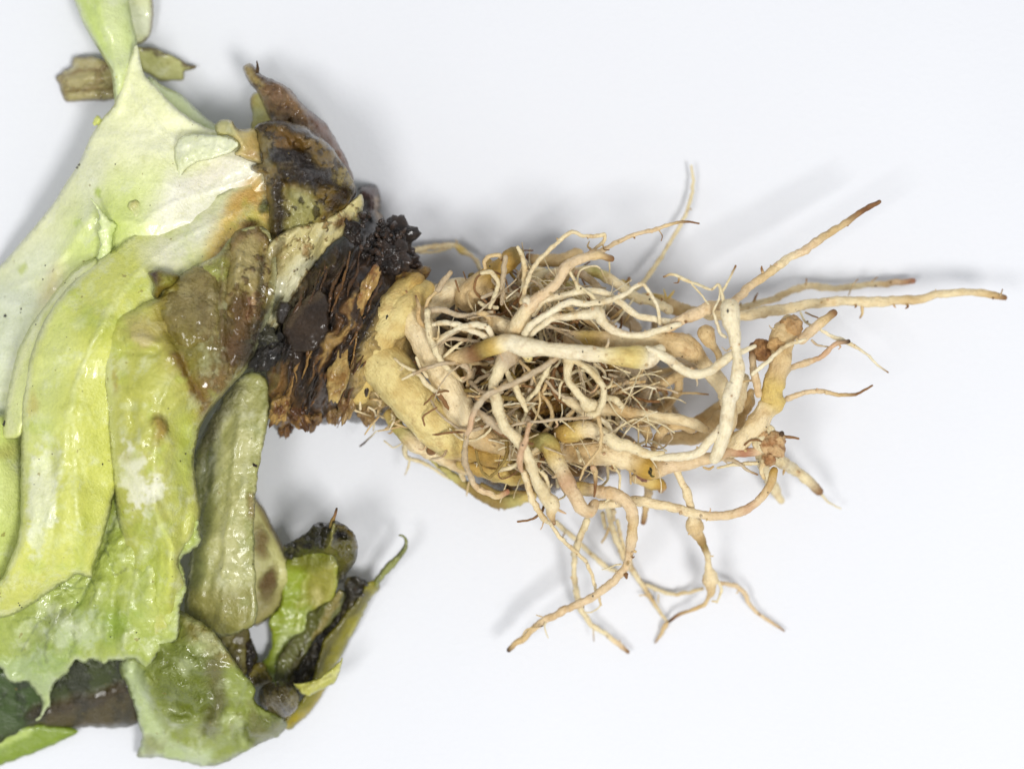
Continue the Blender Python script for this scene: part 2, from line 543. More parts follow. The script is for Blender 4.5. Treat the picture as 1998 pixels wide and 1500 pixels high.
def tube(name, pts, tone='cream', tip=None, start=None, parent=None, lump=0.10, wig=1.0, mat=None, rot=0.0, seed=None, flatten=1.0, collect=None):
    """root: list of (x, y, z, r[, tone]) in photo pixels"""
    ROOTN[0] += 1
    seed = ROOTN[0] * 37 if seed is None else seed
    P = np.array([p[:4] for p in pts], float)
    tn = lambda t: TONE[t] if isinstance(t, str) else t
    cols = np.array([lin(tn(p[4]) if len(p) > 4 else tn(tone)) for p in pts])
    if tip:
        cols[-1] = lin(TONE[tip])
    if start:
        cols[0] = lin(TONE[start])
    rm = P[:, 3].mean()
    step = max(2.2, min(7.0, rm * 0.4))
    Q = catmull(np.c_[P, cols], step)
    n = len(Q)
    s = np.r_[0, np.cumsum(np.linalg.norm(np.diff(Q[:, :3], axis=0), axis=1))]
    c = Q[:, :3].copy()
    # small natural wander of the axis
    fr = 1.0 / max(14.0, rm * 3)
    fade = np.minimum(1, np.minimum(s, s[-1] - s) / (20 + rm))
    for k in range(3):
        c[:, k] += wig * min(3.0, 0.7 + rm * 0.12) * fbm(s * fr, np.full(n, 3.3 * k), 0, seed + k, 3) * fade
    r = np.maximum(Q[:, 3], 1.0)
    if collect is None and s[-1] > 110 and mat is None:
        AXES.append((c, r, Q[:, 4:]))
    r = r * (1 + lump * 1.3 * fbm(s / max(10, rm * 2.2), np.zeros(n), 0, seed + 11, 3))
    # rounded ends
    def cap(i, sign):
        rr = r[i] * np.array([0.86, 0.55, 0.0]); off = r[i] * np.array([0.45, 0.8, 0.95])
        j = i + (1 if i == 0 else -1)
        t = c[i] - c[j]; t = t / (np.linalg.norm(t) + 1e-9)
        return c[i][None] + t[None] * off[:, None], rr
    c0, r0 = cap(0, -1); c1, r1 = cap(n - 1, 1)
    CC = np.concatenate([c0[::-1], c, c1]); RR = np.r_[r0[::-1], r, r1]
    KK = np.concatenate([np.repeat(Q[:1, 4:], 3, 0), Q[:, 4:], np.repeat(Q[-1:, 4:], 3, 0)])
    SS = np.r_[-3, -2, -1, s, s[-1] + 1, s[-1] + 2, s[-1] + 3]
    m = len(CC)
    sides = 7 if rm < 4 else 9 if rm < 7 else 16 if rm < 16 else 32
    T = np.gradient(CC, axis=0); T /= np.linalg.norm(T, axis=1)[:, None] + 1e-9
    up = np.array([0.0, 0.0, 1.0]) if abs(T[0][2]) < 0.9 else np.array([1.0, 0, 0])
    A = np.zeros_like(CC)
    a = up - T[0] * up.dot(T[0]); a /= np.linalg.norm(a)
    for i in range(m):
        a = a - T[i] * a.dot(T[i]); a /= np.linalg.norm(a) + 1e-9
        A[i] = a
    B = np.cross(T, A)
    th = np.linspace(0, 2 * np.pi, sides, endpoint=False)
    ct, st = np.cos(th), np.sin(th)
    dirs = A[:, None] * ct[None, :, None] * flatten + B[:, None] * st[None, :, None]
    pos = CC[:, None] + dirs * RR[:, None, None]
    f1 = 1.0 / max(6.0, rm * 0.9)
    dsp = fbm(pos[..., 0].ravel() * f1, pos[..., 1].ravel() * f1, pos[..., 2].ravel() * f1, seed + 21, 4, 0.55).reshape(m, sides)
    pos = CC[:, None] + dirs * (RR[:, None] * (1 + lump * 1.5 * dsp))[..., None]
    pos[..., 2] = np.maximum(pos[..., 2], 1.0)
    X, Y, Z = pos[..., 0].ravel(), pos[..., 1].ravel(), pos[..., 2].ravel()
    V = to_world(X, Y, Z)
    F = []
    for i in range(m - 1):
        for j in range(sides):
            F.append((i * sides + j, (i + 1) * sides + j, (i + 1) * sides + (j + 1) % sides, i * sides + (j + 1) % sides))
    K = np.repeat(KK, sides, 0)
    # stains along the root
    nn = fbm(X / 34, Y / 34, Z / 34, seed + 41, 4, 0.6)
    w = np.clip((nn - 0.25) * 1.6, 0, 0.55)[:, None]
    K = K * (1 - w) + (K * np.array([0.80, 0.68, 0.50])) * w
    G = np.stack([(ct[None] * RR[:, None]).ravel(), (st[None] * RR[:, None]).ravel(), np.repeat(SS * 0.16 + seed * 3.7, sides)], -1)
    if collect is not None:
        collect.append((V, F, K, G))
        return None
    return emit(name, V, F, K, np.full(len(V), rot), mat or M_ROOT, parent, grain=G)


def emit_collected(name, parts_, parent):
    V = np.concatenate([p[0] for p in parts_]); F = []; o_ = 0
    for p in parts_:
        F += [tuple(i + o_ for i in f) for f in p[1]]; o_ += len(p[0])
    return emit(name, V, F, np.concatenate([p[2] for p in parts_]), np.zeros(len(V)), M_ROOT, parent, grain=np.concatenate([p[3] for p in parts_]))


def rp(tag, pts):
    """root points measured in a view window: (x, y, z_px, r_window[, tone])"""
    ox, oy, k = FR[tag]
    return [(ox + p[0] / k, oy + p[1] / k, p[2], p[3] / k) + tuple(p[4:]) for p in pts]


def blob(name, cx, cy, cz, rx, ry, rz, ang, col, parent, mat=None, amp=0.25, freq=1.6, seed=0, rot=0.5, col2=None, nu=22, nv=14):
    """irregular lump: noise-shaped ellipsoid"""
    u = np.linspace(0, 2 * np.pi, nu, endpoint=False); v = np.linspace(0, np.pi, nv)
    U, Vv = np.meshgrid(u, v)
    d = np.stack([np.cos(U) * np.sin(Vv), np.sin(U) * np.sin(Vv), np.cos(Vv)], -1).reshape(-1, 3)
    f = fbm(d[:, 0] * freq + seed, d[:, 1] * freq, d[:, 2] * freq, seed, 4, 0.55)
    e = d * (1 + amp * f)[:, None] * np.array([rx, ry, rz])
    a = math.radians(ang)
    X = cx + e[:, 0] * math.cos(a) - e[:, 1] * math.sin(a)
    Y = cy + e[:, 0] * math.sin(a) + e[:, 1] * math.cos(a)
    Z = np.maximum(cz + e[:, 2], 1.0)
    W = to_world(X, Y, Z)
    F = []
    for i in range(nv - 1):
        for j in range(nu):
            F.append((i * nu + j, i * nu + (j + 1) % nu, (i + 1) * nu + (j + 1) % nu, (i + 1) * nu + j))
    # image y points down, so the winding is already turned; fix by sign test on the top ring
    K = np.tile(lin(col), (len(W), 1))
    if col2:
        w = np.clip(fbm(X / 16, Y / 16, Z / 16, seed + 3, 4, 0.6) * 1.5 + 0.35, 0, 1)[:, None]
        K = K * (1 - w) + lin(col2)[None] * w
    return emit(name, W, F, K, np.full(len(W), rot), mat or M_CROWN, parent)


# ------------------------------------------------------------------ the surface
me = bpy.data.meshes.new('paper')
me.from_pydata([(-1.5, -1.5, 0), (1.5, -1.5, 0), (1.5, 1.5, 0), (-1.5, 1.5, 0)], [], [(0, 1, 2, 3)])
me.materials.append(M_PAPER)
paper = bpy.data.objects.new('paper', me)
scene.collection.objects.link(paper)
paper['kind'] = 'structure'
paper['label'] = 'plain white paper sheet under the lettuce'

# ------------------------------------------------------------------ the plant
plant = bpy.data.objects.new('lettuce_plant', None)
plant.empty_display_size = 0.02
plant.location = BASE
scene.collection.objects.link(plant)
plant['label'] = 'uprooted lettuce with pale green leaves, rotten brown crown and tangled swollen roots'
plant['category'] = 'lettuce'
# ------------------------------------------------------------------ leaves
WHITE, PALE, LIME, DEEP = (240, 241, 222), (250, 252, 214), (213, 216, 132), (176, 194, 96)
OLIVE, ROTB, ROTG, RUST, BLACKB = (150, 140, 76), (112, 82, 40), (146, 132, 92), (142, 92, 34), (44, 34, 24)


def lab(o, text):
    o['label'] = text
    return o


# --- lowest leaves at the bottom left, lying on the paper
lab(sheet('leaf', [(-160, 1330), (0, 1300), (80, 1290), (180, 1270), (280, 1260), (300, 1330), (268, 1412), (200, 1418), (120, 1422), (66, 1420),
              (0, 1460), (-120, 1500), (-200, 1440)],
      [(0, 1330, 60), (-100, 1400, 30), (100, 1310, 85), (250, 1290, 100), (70, 1415, 38), (160, 1415, 34), (265, 1408, 40), (150, 1350, 70)],
      (58, 66, 22), [('p', [(-160, 1300), (60, 1300), (90, 1360), (40, 1420), (-160, 1470)], (60, 80, 24), 0.9, 14),
                     ('p', [(70, 1385), (120, 1360), (270, 1330), (275, 1420), (60, 1425)], (84, 72, 42), 0.9, 12, 0.4),
                     ('l', ([(60, 1395), (150, 1370), (270, 1340)], 10), (70, 58, 40), 0.7, 0.8, 0.8),
                     ('n', (40, 0.1), (34, 34, 16), 0.6, 0.4, 0.4)],
      roll=(20, 24), wrinkle=(10, 70), jag=4, ridges=[([(70, 1400), (270, 1345)], 14, 8)], parent=plant), 'dark rotting leaf underneath')
lab(sheet('leaf', [(-200, 1440), (-60, 1432), (60, 1412), (120, 1416), (152, 1424), (120, 1445), (60, 1470), (0, 1492), (-80, 1515), (-200, 1540)],
      [(-200, 1480, 15), (0, 1440, 22), (100, 1425, 26), (0, 1485, 10), (140, 1424, 26)],
      (132, 152, 66), [('l', ([(-100, 1480), (0, 1452), (60, 1425)], 6), (190, 206, 130), 0.9, 1.0)], roll=(6, 14), wrinkle=(4, 60), jag=3,
      parent=plant), 'fresh green leaf tip on the paper')

# --- the curled leaf at the bottom, right of the stalks
VN = veins([(612, 1080), (597, 1122), (578, 1220), (548, 1310)], 9, 45, 46, 1.5, (200, 206, 140), 0.6, 2.5, 11)
lab(sheet('leaf', [(557, 1097), (566, 1086), (590, 1074), (631, 1070), (660, 1084), (662, 1110), (658, 1142), (648, 1170), (634, 1190), (612, 1206), (600, 1240), (585, 1270), (560, 1320), (540, 1340), (524, 1318), (513, 1290), (527, 1268), (529, 1236), (524, 1210), (545, 1183), (550, 1140)],
      [(600, 1090, 92), (545, 1190, 50), (520, 1285, 38), (650, 1100, 110), (640, 1170, 70), (600, 1230, 40), (585, 1150, 60), (545, 1330, 30), (570, 1220, 34)],
      (150, 164, 72), VN[1] + [('p', [(556, 1100), (566, 1080), (660, 1070), (664, 1110), (600, 1112)], (122, 120, 52), 0.85, 16, 0.3), ('p', [(600, 1110), (664, 1100), (650, 1170), (615, 1195), (590, 1180)], (172, 164, 96), 0.8, 14, 0.2), ('e', (616, 1162, 12, 10, 30), (214, 206, 150), 0.7, 0.7)],
      roll=(8, 12), wrinkle=(6, 50), crease=(5, 60), jag=3, step=4, ridges=VN[0], parent=plant), 'green inner face of the curled leaf')
lab(sheet('leaf', [(600, 1196), (620, 1184), (646, 1168), (662, 1148), (674, 1158), (664, 1190), (640, 1222), (612, 1250), (592, 1284), (576, 1308), (562, 1334), (540, 1338), (536, 1316), (545, 1280), (561, 1252), (576, 1240), (592, 1232), (596, 1212)],
      [(600, 1200, 56), (660, 1155, 84), (640, 1210, 60), (590, 1280, 46), (550, 1330, 40), (545, 1285, 52)], (100, 102, 52),
      [('l', ([(665, 1155), (640, 1205), (616, 1240)], 7), (150, 136, 82), 0.85, 0.7, 0.3), ('s', (120, 80, 8, 0.2, 31), (66, 62, 30), 0.7, 0.4, 0.6), ('l', ([(560, 1330), (590, 1280)], 8), (64, 54, 26), 0.7, 0.8, 0.7)],
      roll=(8, 8), wrinkle=(6, 30), crease=(6, 34), jag=3, step=3.6, rotbase=0.3, parent=plant), 'dark translucent overlap on the curled leaf')
lab(sheet('leaf', [(668, 1136), (690, 1124), (704, 1128), (718, 1136), (704, 1166), (684, 1200), (658, 1240), (634, 1290), (612, 1326), (580, 1346), (556, 1340), (574, 1306), (594, 1276), (620, 1240), (650, 1204), (668, 1168)],
      [(690, 1130, 74), (660, 1180, 40), (600, 1290, 26), (570, 1335, 26), (700, 1160, 60), (650, 1240, 30)],
      (48, 42, 20), [('s', (120, 70, 7, 0.2, 33), (104, 94, 48), 0.8, 0.3, 0.5), ('n', (16, 0.1), (28, 24, 12), 0.8, 0.4, 0.9)],
      roll=(8, 10), wrinkle=(10, 22), crease=(10, 24), jag=5, step=3.4, rotbase=0.7, parent=plant), 'black slimy gully inside the curled leaf')
lab(sheet('leaf', [(552, 1068), (572, 1052), (602, 1036), (610, 1022), (624, 1016), (640, 1020), (652, 1016), (676, 1027), (692, 1042), (699, 1068), (693, 1094), (678, 1116), (674, 1130), (657, 1138), (655, 1112), (656, 1090), (632, 1080), (600, 1082), (570, 1092), (556, 1088)],
      [(555, 1075, 110), (600, 1045, 190), (625, 1020, 216), (660, 1022, 220), (695, 1060, 196), (665, 1125, 120), (656, 1095, 150), (600, 1078, 136), (640, 1055, 196)],
      (44, 41, 20), [('p', [(640, 1060), (696, 1056), (690, 1096), (668, 1122), (656, 1090), (630, 1080)], (104, 98, 42), 0.85, 12, 0.4), ('l', ([(652, 1020), (648, 1050), (642, 1064)], 5), (158, 152, 92), 0.9, 0.6, 0.1), ('e', (664, 1042, 9, 7, 0), (24, 21, 12), 0.9, 0.5),
                     ('e', (600, 1062, 34, 14, -30), (30, 28, 16), 0.8, 0.7, 0.9), ('l', ([(664, 1022), (690, 1044), (697, 1070)], 6), (124, 108, 58), 0.7, 0.8)],
      roll=(26, 16), wrinkle=(12, 30), crease=(16, 30), jag=3, rotbase=0.45, step=3.2, ridges=[([(640, 1022), (634, 1060)], 7, -22), ([(650, 1018), (645, 1062)], 5, 14), ([(664, 1036), (672, 1046)], 8, -18)], parent=plant), 'blackened curled leaf tip')
tube('leaf_tail', [(648, 1030, 214, 6, 'olive'), (649, 1016, 226, 4.4, 'olive'), (654, 1004, 232, 3.2, 'brown'), (657, 992, 236, 2.0, 'dark')], parent=plant)
lab(sheet('leaf', [(717, 1136), (736, 1130), (740, 1146), (730, 1160), (720, 1174), (708, 1200), (694, 1228), (676, 1262), (656, 1300), (634, 1346), (618, 1372), (596, 1398), (563, 1422), (548, 1414), (560, 1396), (586, 1366), (606, 1334), (616, 1306), (630, 1250), (652, 1222), (684, 1184), (704, 1156)],
      [(730, 1140, 64), (720, 1172, 44), (690, 1230, 30), (650, 1310, 24), (600, 1392, 30), (555, 1415, 60), (700, 1160, 70), (640, 1240, 60), (616, 1310, 52), (590, 1366, 56)],
      (134, 128, 50), [('l', ([(706, 1160), (660, 1232), (624, 1300)], 9), (96, 90, 32), 0.8, 0.7, 0.3), ('l', ([(632, 1350), (600, 1388), (560, 1416)], 9), (176, 158, 62), 0.8, 0.8), ('l', ([(728, 1152), (700, 1218), (664, 1290)], 4), (178, 172, 92), 0.8, 0.9),
                       ('s', (118, 90, 9, 0.3, 35), (88, 84, 34), 0.5, 0.4)],
      roll=(10, 12), wrinkle=(4, 36), crease=(4, 40), jag=2.5, step=4, parent=plant), 'yellow green outer rim of the curled leaf')
lab(sheet('leaf_tail', [(728, 1136), (742, 1112), (756, 1096), (772, 1082), (782, 1070), (789, 1058), (787, 1050), (778, 1044), (780, 1041), (792, 1048), (796, 1062), (790, 1078), (778, 1094), (766, 1110), (752, 1122), (742, 1136), (734, 1146)],
      [(735, 1138, 70), (770, 1090, 86), (790, 1060, 96), (780, 1043, 98)], (138, 142, 84), [('l', ([(735, 1136), (770, 1086), (790, 1060)], 3), (98, 102, 58), 0.8, 0.8)], roll=(8, 6), wrinkle=(2, 20), jag=2, step=2.8, parent=plant), 'thin hooked tail of the curled leaf')
lab(sheet('leaf', [(572, 1334), (592, 1332), (611, 1326), (628, 1318), (642, 1306), (656, 1294), (668, 1285), (664, 1306), (656, 1328), (644, 1336), (633, 1343), (618, 1350), (602, 1358), (588, 1352)],
      [(575, 1336, 120), (630, 1322, 132), (666, 1288, 150), (650, 1330, 116), (604, 1355, 106)], (186, 184, 106),
      [('s', (150, 60, 7, 0.1, 37), (214, 212, 152), 0.7, 0.4), ('l', ([(590, 1345), (650, 1318)], 4), (150, 146, 70), 0.7, 0.9)], roll=(8, 7), wrinkle=(3, 18), crease=(4, 20), jag=2, step=3, parent=plant),
    'pointed pale leaf flap')
lab(sheet('leaf', [(482, 1322), (490, 1300), (500, 1290), (514, 1292), (522, 1310), (532, 1328), (520, 1334), (504, 1338), (490, 1336)],
      [(486, 1320, 60), (514, 1294, 64), (530, 1328, 54), (500, 1334, 60)], (124, 112, 48), [('n', (16, 0.1), (84, 70, 30), 0.7, 0.4, 0.6)],
      roll=(8, 8), wrinkle=(5, 20), jag=2, step=3.6, parent=plant), 'small olive leaf scrap in the fold')
lab(sheet('leaf', [(478, 1262), (488, 1244), (497, 1254), (500, 1268), (505, 1283), (497, 1298), (486, 1318), (470, 1312)],
      [(480, 1260, 80), (500, 1270, 70), (478, 1306, 66), (494, 1300, 66)], (52, 40, 20), [('n', (12, 0.0), (30, 22, 14), 0.8, 0.4, 0.8)],
      roll=(8, 8), wrinkle=(6, 14), crease=(6, 16), jag=4, step=3.2, parent=plant), 'brown shrivelled leaf edge')
lab(sheet('leaf', [(503, 1352), (518, 1334), (546, 1326), (572, 1336), (584, 1358), (580, 1384), (558, 1400), (528, 1396), (506, 1378)],
      [(520, 1345, 146), (545, 1360, 180), (575, 1350, 150), (550, 1392, 136), (510, 1370, 140)], (86, 76, 40),
      [('s', (70, 60, 5, 0.1, 39), (52, 44, 22), 0.8, 0.4, 0.6), ('e', (568, 1368, 14, 12, 0), (142, 130, 74), 0.7, 0.7, 0.5), ('e', (524, 1372, 12, 14, 0), (116, 108, 92), 0.6, 0.7, 0.8), ('l', ([(510, 1344), (546, 1332), (574, 1344)], 6), (38, 32, 18), 0.8, 0.8)],
      roll=(46, 28), wrinkle=(5, 18), jag=2, step=3, rotbase=0.6, streak=(9, 70, 60, 6, 39), parent=plant), 'dark wrinkled curl of leaf')
# --- grey green crumpled leaf at the bottom
VN = veins([(360, 1210), (400, 1320), (390, 1470)], 10, 55, 90, 2.0, (196, 204, 164), 0.5, 4, 10)
lab(sheet('leaf', [(346, 1190), (372, 1200), (410, 1228), (440, 1262), (462, 1296), (480, 1320), (496, 1340), (500, 1372), (530, 1386), (562, 1412), (548, 1432),
              (510, 1450), (480, 1464), (440, 1486), (396, 1496), (340, 1482), (300, 1476), (268, 1474), (276, 1440), (270, 1408), (262, 1376), (246, 1340),
              (232, 1306), (236, 1286), (280, 1262), (320, 1230)],
      [(350, 1200, 190), (400, 1240, 236), (440, 1290, 214), (480, 1340, 190), (545, 1410, 110), (420, 1480, 60), (280, 1470, 60), (250, 1320, 140),
       (330, 1300, 210), (380, 1360, 176), (350, 1420, 120), (430, 1400, 150), (300, 1380, 130)],
      (146, 156, 88), VN[1] + [('p', [(232, 1290), (262, 1286), (290, 1330), (300, 1400), (330, 1440), (420, 1470), (400, 1500), (260, 1480), (255, 1380)], (188, 200, 158), 0.9, 10),
                        ('p', [(292, 1270), (360, 1250), (420, 1290), (440, 1370), (400, 1410), (330, 1400), (296, 1340)], (112, 122, 46), 0.85, 18, 0.5),
                        ('p', [(350, 1190), (400, 1215), (470, 1300), (430, 1290), (370, 1240)], (150, 134, 74), 0.85, 16, 0.6),
                        ('l', ([(420, 1300), (425, 1370), (410, 1420)], 16), (96, 86, 56), 0.65, 0.9, 0.5),
                        ('p', [(490, 1380), (565, 1412), (500, 1455), (470, 1420)], (108, 112, 52), 0.8, 10, 0.6),
                        ('n', (36, 0.15), (204, 212, 172), 0.5, 0.5), ('n', (60, 0.25), (116, 112, 64), 0.5, 0.4)],
      roll=(16, 16), wrinkle=(12, 60), crease=(14, 56), jag=4, ridges=VN[0] + [([(276, 1290), (296, 1370), (340, 1404), (400, 1410)], 11, 24), ([(330, 1290), (390, 1330), (400, 1400)], 20, -18),
                                                     ([(486, 1340), (470, 1400), (480, 1450)], 12, -20), ([(400, 1440), (430, 1380)], 9, 9)], parent=plant),
    'crumpled grey green leaf end')

# --- stalks below the crown
lab(sheet('leaf_stalk', [(492, 968), (506, 980), (520, 1000), (536, 1034), (556, 1074), (572, 1114), (566, 1136), (556, 1152), (548, 1184), (526, 1206), (498, 1222),
                    (470, 1180), (470, 1050)],
      [(495, 980, 90), (530, 1050, 80), (566, 1115, 70), (540, 1180, 60), (500, 1210, 70), (500, 1100, 96)], (204, 200, 148),
      [('e', (522, 1140, 14, 34, 10), (104, 66, 30), 0.85, 0.4, 0.7), ('e', (508, 1060, 12, 30, 0), (124, 88, 42), 0.7, 0.5, 0.6),
       ('l', ([(500, 975), (560, 1085)], 6), (132, 112, 64), 0.7, 0.8), ('p', [(480, 1150), (560, 1150), (540, 1210), (490, 1230)], (150, 138, 92), 0.7, 14)],
      roll=(20, 16), wrinkle=(5, 40), jag=2, rimcol=((120, 92, 50), 6, 0.6), parent=plant), 'beige stalk base stained brown')
VN = veins([(478, 760), (455, 920), (440, 1080), (430, 1230)], 8, 14, 200, 2.4, (200, 198, 152), 0.5, 3, 12)
lab(sheet('leaf_stalk', [(452, 748), (490, 724), (520, 740), (526, 800), (518, 850), (506, 905), (500, 960), (497, 1010), (497, 1080), (499, 1150), (500, 1215),
                    (470, 1232), (432, 1242), (396, 1224), (362, 1196), (366, 1130), (372, 1060), (382, 980), (378, 900), (392, 850), (420, 800)],
      [(470, 750, 180), (500, 800, 186), (450, 850, 188), (400, 860, 160), (500, 1000, 196), (450, 1000, 184), (390, 1000, 160), (440, 1120, 176), (495, 1180, 180),
       (370, 1180, 140), (430, 1235, 150)], (168, 168, 114),
      VN[1] + [('l', ([(480, 780), (462, 900), (446, 1050), (430, 1180)], 24), (188, 186, 138), 0.8, 0.8),
       ('l', ([(410, 840), (396, 960), (384, 1080), (372, 1180)], 18), (104, 108, 76), 0.8, 0.7), ('s', (97, 220, 9, 0.1, 77), (136, 138, 92), 0.55, 0.5), ('s', (97, 260, 14, 0.2, 79), (208, 206, 166), 0.6, 0.5), ('p', [(380, 800), (460, 740), (480, 760), (420, 850), (390, 900)], (116, 110, 84), 0.75, 16, 0.7),
       ('p', [(360, 1160), (500, 1140), (505, 1220), (430, 1246), (360, 1200)], (146, 140, 84), 0.75, 22, 0.2),
       ('l', ([(490, 970), (492, 1020)], 8), (130, 90, 56), 0.5, 0.8, 0.6), ('n', (44, 0.2), (150, 156, 104), 0.5, 0.5)],
      roll=(10, 12), wrinkle=(7, 40), jag=2.5, thick=5, ridges=VN[0] + [([(470, 780), (455, 1000), (440, 1200)], 26, 6), ([(404, 880), (385, 1060)], 9, -10)],
      streak=(4, 98, 260, 14), parent=plant), 'pale grey green leaf stalk with translucent edge')
lab(sheet('leaf', [(432, 1216), (470, 1206), (487, 1230), (484, 1270), (478, 1320), (466, 1320), (446, 1280), (424, 1240)],
      [(440, 1230, 100), (480, 1230, 90), (475, 1310, 80), (450, 1260, 90)], (128, 120, 70), [('n', (30, 0.1), (96, 84, 48), 0.6, 0.4, 0.6)],
      roll=(10, 14), wrinkle=(5, 30), jag=2, parent=plant), 'olive leaf blade between stalk and crumpled leaf')

# --- the torn piece at the top left edge and the scrolled tip
lab(sheet('leaf', [(225, -30), (296, -30), (298, 0), (299, 26), (296, 56), (288, 76), (274, 86), (256, 90), (236, 70), (222, 30)],
      [(230, 0, 60), (297, 0, 46), (294, 60, 40), (260, 86, 50)], (222, 226, 200), [('n', (40, 0.2), (206, 208, 166), 0.6, 0.5)], roll=(10, 12), wrinkle=(5, 50), jag=2,
      rimcol=((136, 104, 62), 5, 0.75), parent=plant), 'thin translucent leaf piece with brown rim')
lab(sheet('leaf', [(140, -40), (256, -40), (252, 0), (258, 40), (268, 84), (266, 120), (250, 162), (240, 200), (228, 222), (222, 186), (216, 142), (196, 104), (174, 68), (154, 26)],
      [(150, 0, 96), (200, 0, 130), (250, 0, 100), (200, 90, 120), (262, 90, 110), (240, 130, 150), (230, 210, 140), (225, 60, 140)], (214, 226, 166),
      [('l', ([(210, -30), (228, 80), (238, 180)], 18), (226, 234, 190), 0.7, 0.8), ('p', [(140, -40), (190, -40), (215, 110), (196, 104)], (204, 220, 140), 0.7, 10)],
      roll=(26, 18), wrinkle=(4, 60), ridges=[([(180, -20), (215, 80), (232, 170)], 9, 8)], parent=plant), 'narrow twisted leaf strip')
lab(sheet('leaf', [(290, 150), (318, 168), (352, 184), (378, 208), (404, 232), (430, 252), (440, 270), (400, 280), (340, 250), (300, 200)],
      [(300, 170, 110), (350, 190, 100), (420, 245, 120), (360, 250, 130), (330, 210, 118)], (220, 230, 190), [], roll=(16, 14), wrinkle=(3, 40), parent=plant),
    'pale leaf fold behind the big outer leaf')

# --- big pale outer leaf
VN = tuple(a + b for a, b in zip(veins([(505, 320), (400, 300), (300, 240), (250, 150)], 7, 45, 130, 2.2, (246, 246, 226), 0.5, 3, 3), veins([(480, 350), (330, 400), (180, 500), (20, 560)], 8, 40, 140, 2.2, (246, 246, 226), 0.5, 3, 4)))
lab(sheet('leaf', [(267, 88), (274, 122), (284, 148), (306, 172), (336, 204), (370, 230), (406, 250), (440, 262), (478, 276), (505, 302), (528, 350), (545, 430), (524, 520),
              (430, 600), (330, 660), (250, 720), (150, 810), (60, 880), (-60, 930), (-220, 900), (-240, 700), (-120, 600), (0, 517), (45, 468), (100, 402), (128, 358),
              (155, 316), (180, 262), (204, 226), (222, 206), (230, 182), (238, 148), (254, 112)],
      [(267, 95, 150), (232, 200, 150), (300, 220, 180), (400, 300, 214), (500, 330, 236), (150, 330, 130), (220, 330, 190), (200, 420, 226), (100, 420, 120), (0, 525, 60), (60, 520, 130),
       (0, 700, 150), (150, 600, 200), (300, 430, 240), (400, 400, 240), (-200, 800, 50), (480, 480, 230), (340, 250, 186), (60, 800, 150)],
      PALE, VN[1] + [('e', (190, 470, 70, 95, 15), (205, 220, 128), 0.75, 0.7), ('e', (260, 400, 90, 60, -30), (214, 226, 150), 0.6, 0.8), ('e', (175, 375, 22, 70, 12), (240, 242, 222), 0.55, 0.8),
             ('p', [(290, 420), (330, 340), (420, 310), (500, 290), (540, 420), (420, 560), (330, 560), (330, 480)], (250, 248, 236), 0.92, 30), ('e', (330, 250, 60, 60, 30), (252, 252, 226), 0.6, 0.9),
             ('p', [(-60, 540), (60, 560), (90, 590), (30, 700), (0, 860), (-80, 900)], (226, 232, 216), 0.8, 24), ('e', (60, 520, 60, 30, -40), (232, 238, 212), 0.7, 0.7),
             ('e', (197, 373, 7, 8, 0), (180, 200, 90), 0.7, 0.4), ('e', (143, 435, 7, 9, 0), (182, 204, 90), 0.6, 0.4), ('e', (46, 520, 7, 9, 0), (196, 208, 110), 0.7, 0.4),
             ('e', (100, 560, 16, 40, 20), (214, 196, 150), 0.5, 0.8), ('e', (425, 330, 60, 20, -30), (242, 236, 224), 0.6, 0.6),
             ('p', [(398, 520), (408, 460), (432, 412), (470, 376), (510, 340), (540, 420), (520, 470), (440, 500), (410, 540)], (236, 204, 126), 0.92, 17, 0.15),
             ('e', (485, 390, 34, 26, -20), (206, 162, 94), 0.8, 0.8, 0.4), ('e', (517, 402, 11, 10, 0), (52, 34, 22), 0.95, 0.3, 0.6),
             ('l', ([(425, 520), (448, 470), (490, 430)], 11), (120, 70, 26), 0.7, 0.8, 0.9)],
      roll=(12, 14), wrinkle=(7, 130), crease=(8, 170), jag=1.5,
      ridges=VN[0] + [([(262, 96), (246, 160), (228, 215)], 8, 10), ([(410, 250), (330, 260), (250, 240)], 30, -10), ([(180, 400), (225, 470), (200, 540)], 26, -16),
              ([(90, 570), (120, 500), (180, 420)], 12, 10), ([(300, 300), (340, 400)], 30, 12), ([(400, 540), (430, 410), (512, 335)], 6, -6)], parent=plant),
    'big pale outer leaf with white base')
# little torn spurs standing up from it
lab(sheet('leaf_flap', [(342, 282), (352, 268), (376, 262), (410, 264), (444, 266), (466, 280), (456, 296), (434, 304), (408, 312), (382, 318), (362, 332), (350, 356), (345, 362), (344, 330), (340, 304)],
      [(345, 290, 226), (400, 275, 240), (460, 280, 258), (400, 312, 246), (346, 360, 222), (370, 300, 240)], (234, 238, 208),
      [('l', ([(350, 300), (400, 280), (455, 280)], 10), (242, 244, 226), 0.7, 0.9)], roll=(9, 8), wrinkle=(4, 26), crease=(4, 34), jag=2, step=3.4, thick=3, parent=plant), 'small pale torn flap')
lab(sheet('leaf_flap', [(176, 386), (186, 396), (200, 412), (212, 424), (216, 432), (224, 434), (228, 440), (224, 452), (220, 470), (216, 490), (204, 512), (190, 522), (188, 505), (196, 480),
                   (192, 462), (188, 454), (195, 444), (190, 432), (194, 420), (186, 402)],
      [(180, 390, 244), (215, 435, 250), (205, 480, 246), (190, 520, 232), (224, 450, 240)], (220, 232, 172), [('l', ([(180, 392), (205, 440), (205, 490)], 6), (232, 238, 200), 0.7, 1)],
      roll=(8, 10), wrinkle=(4, 14), jag=3, step=3, thick=4, parent=plant), 'jagged torn spur')
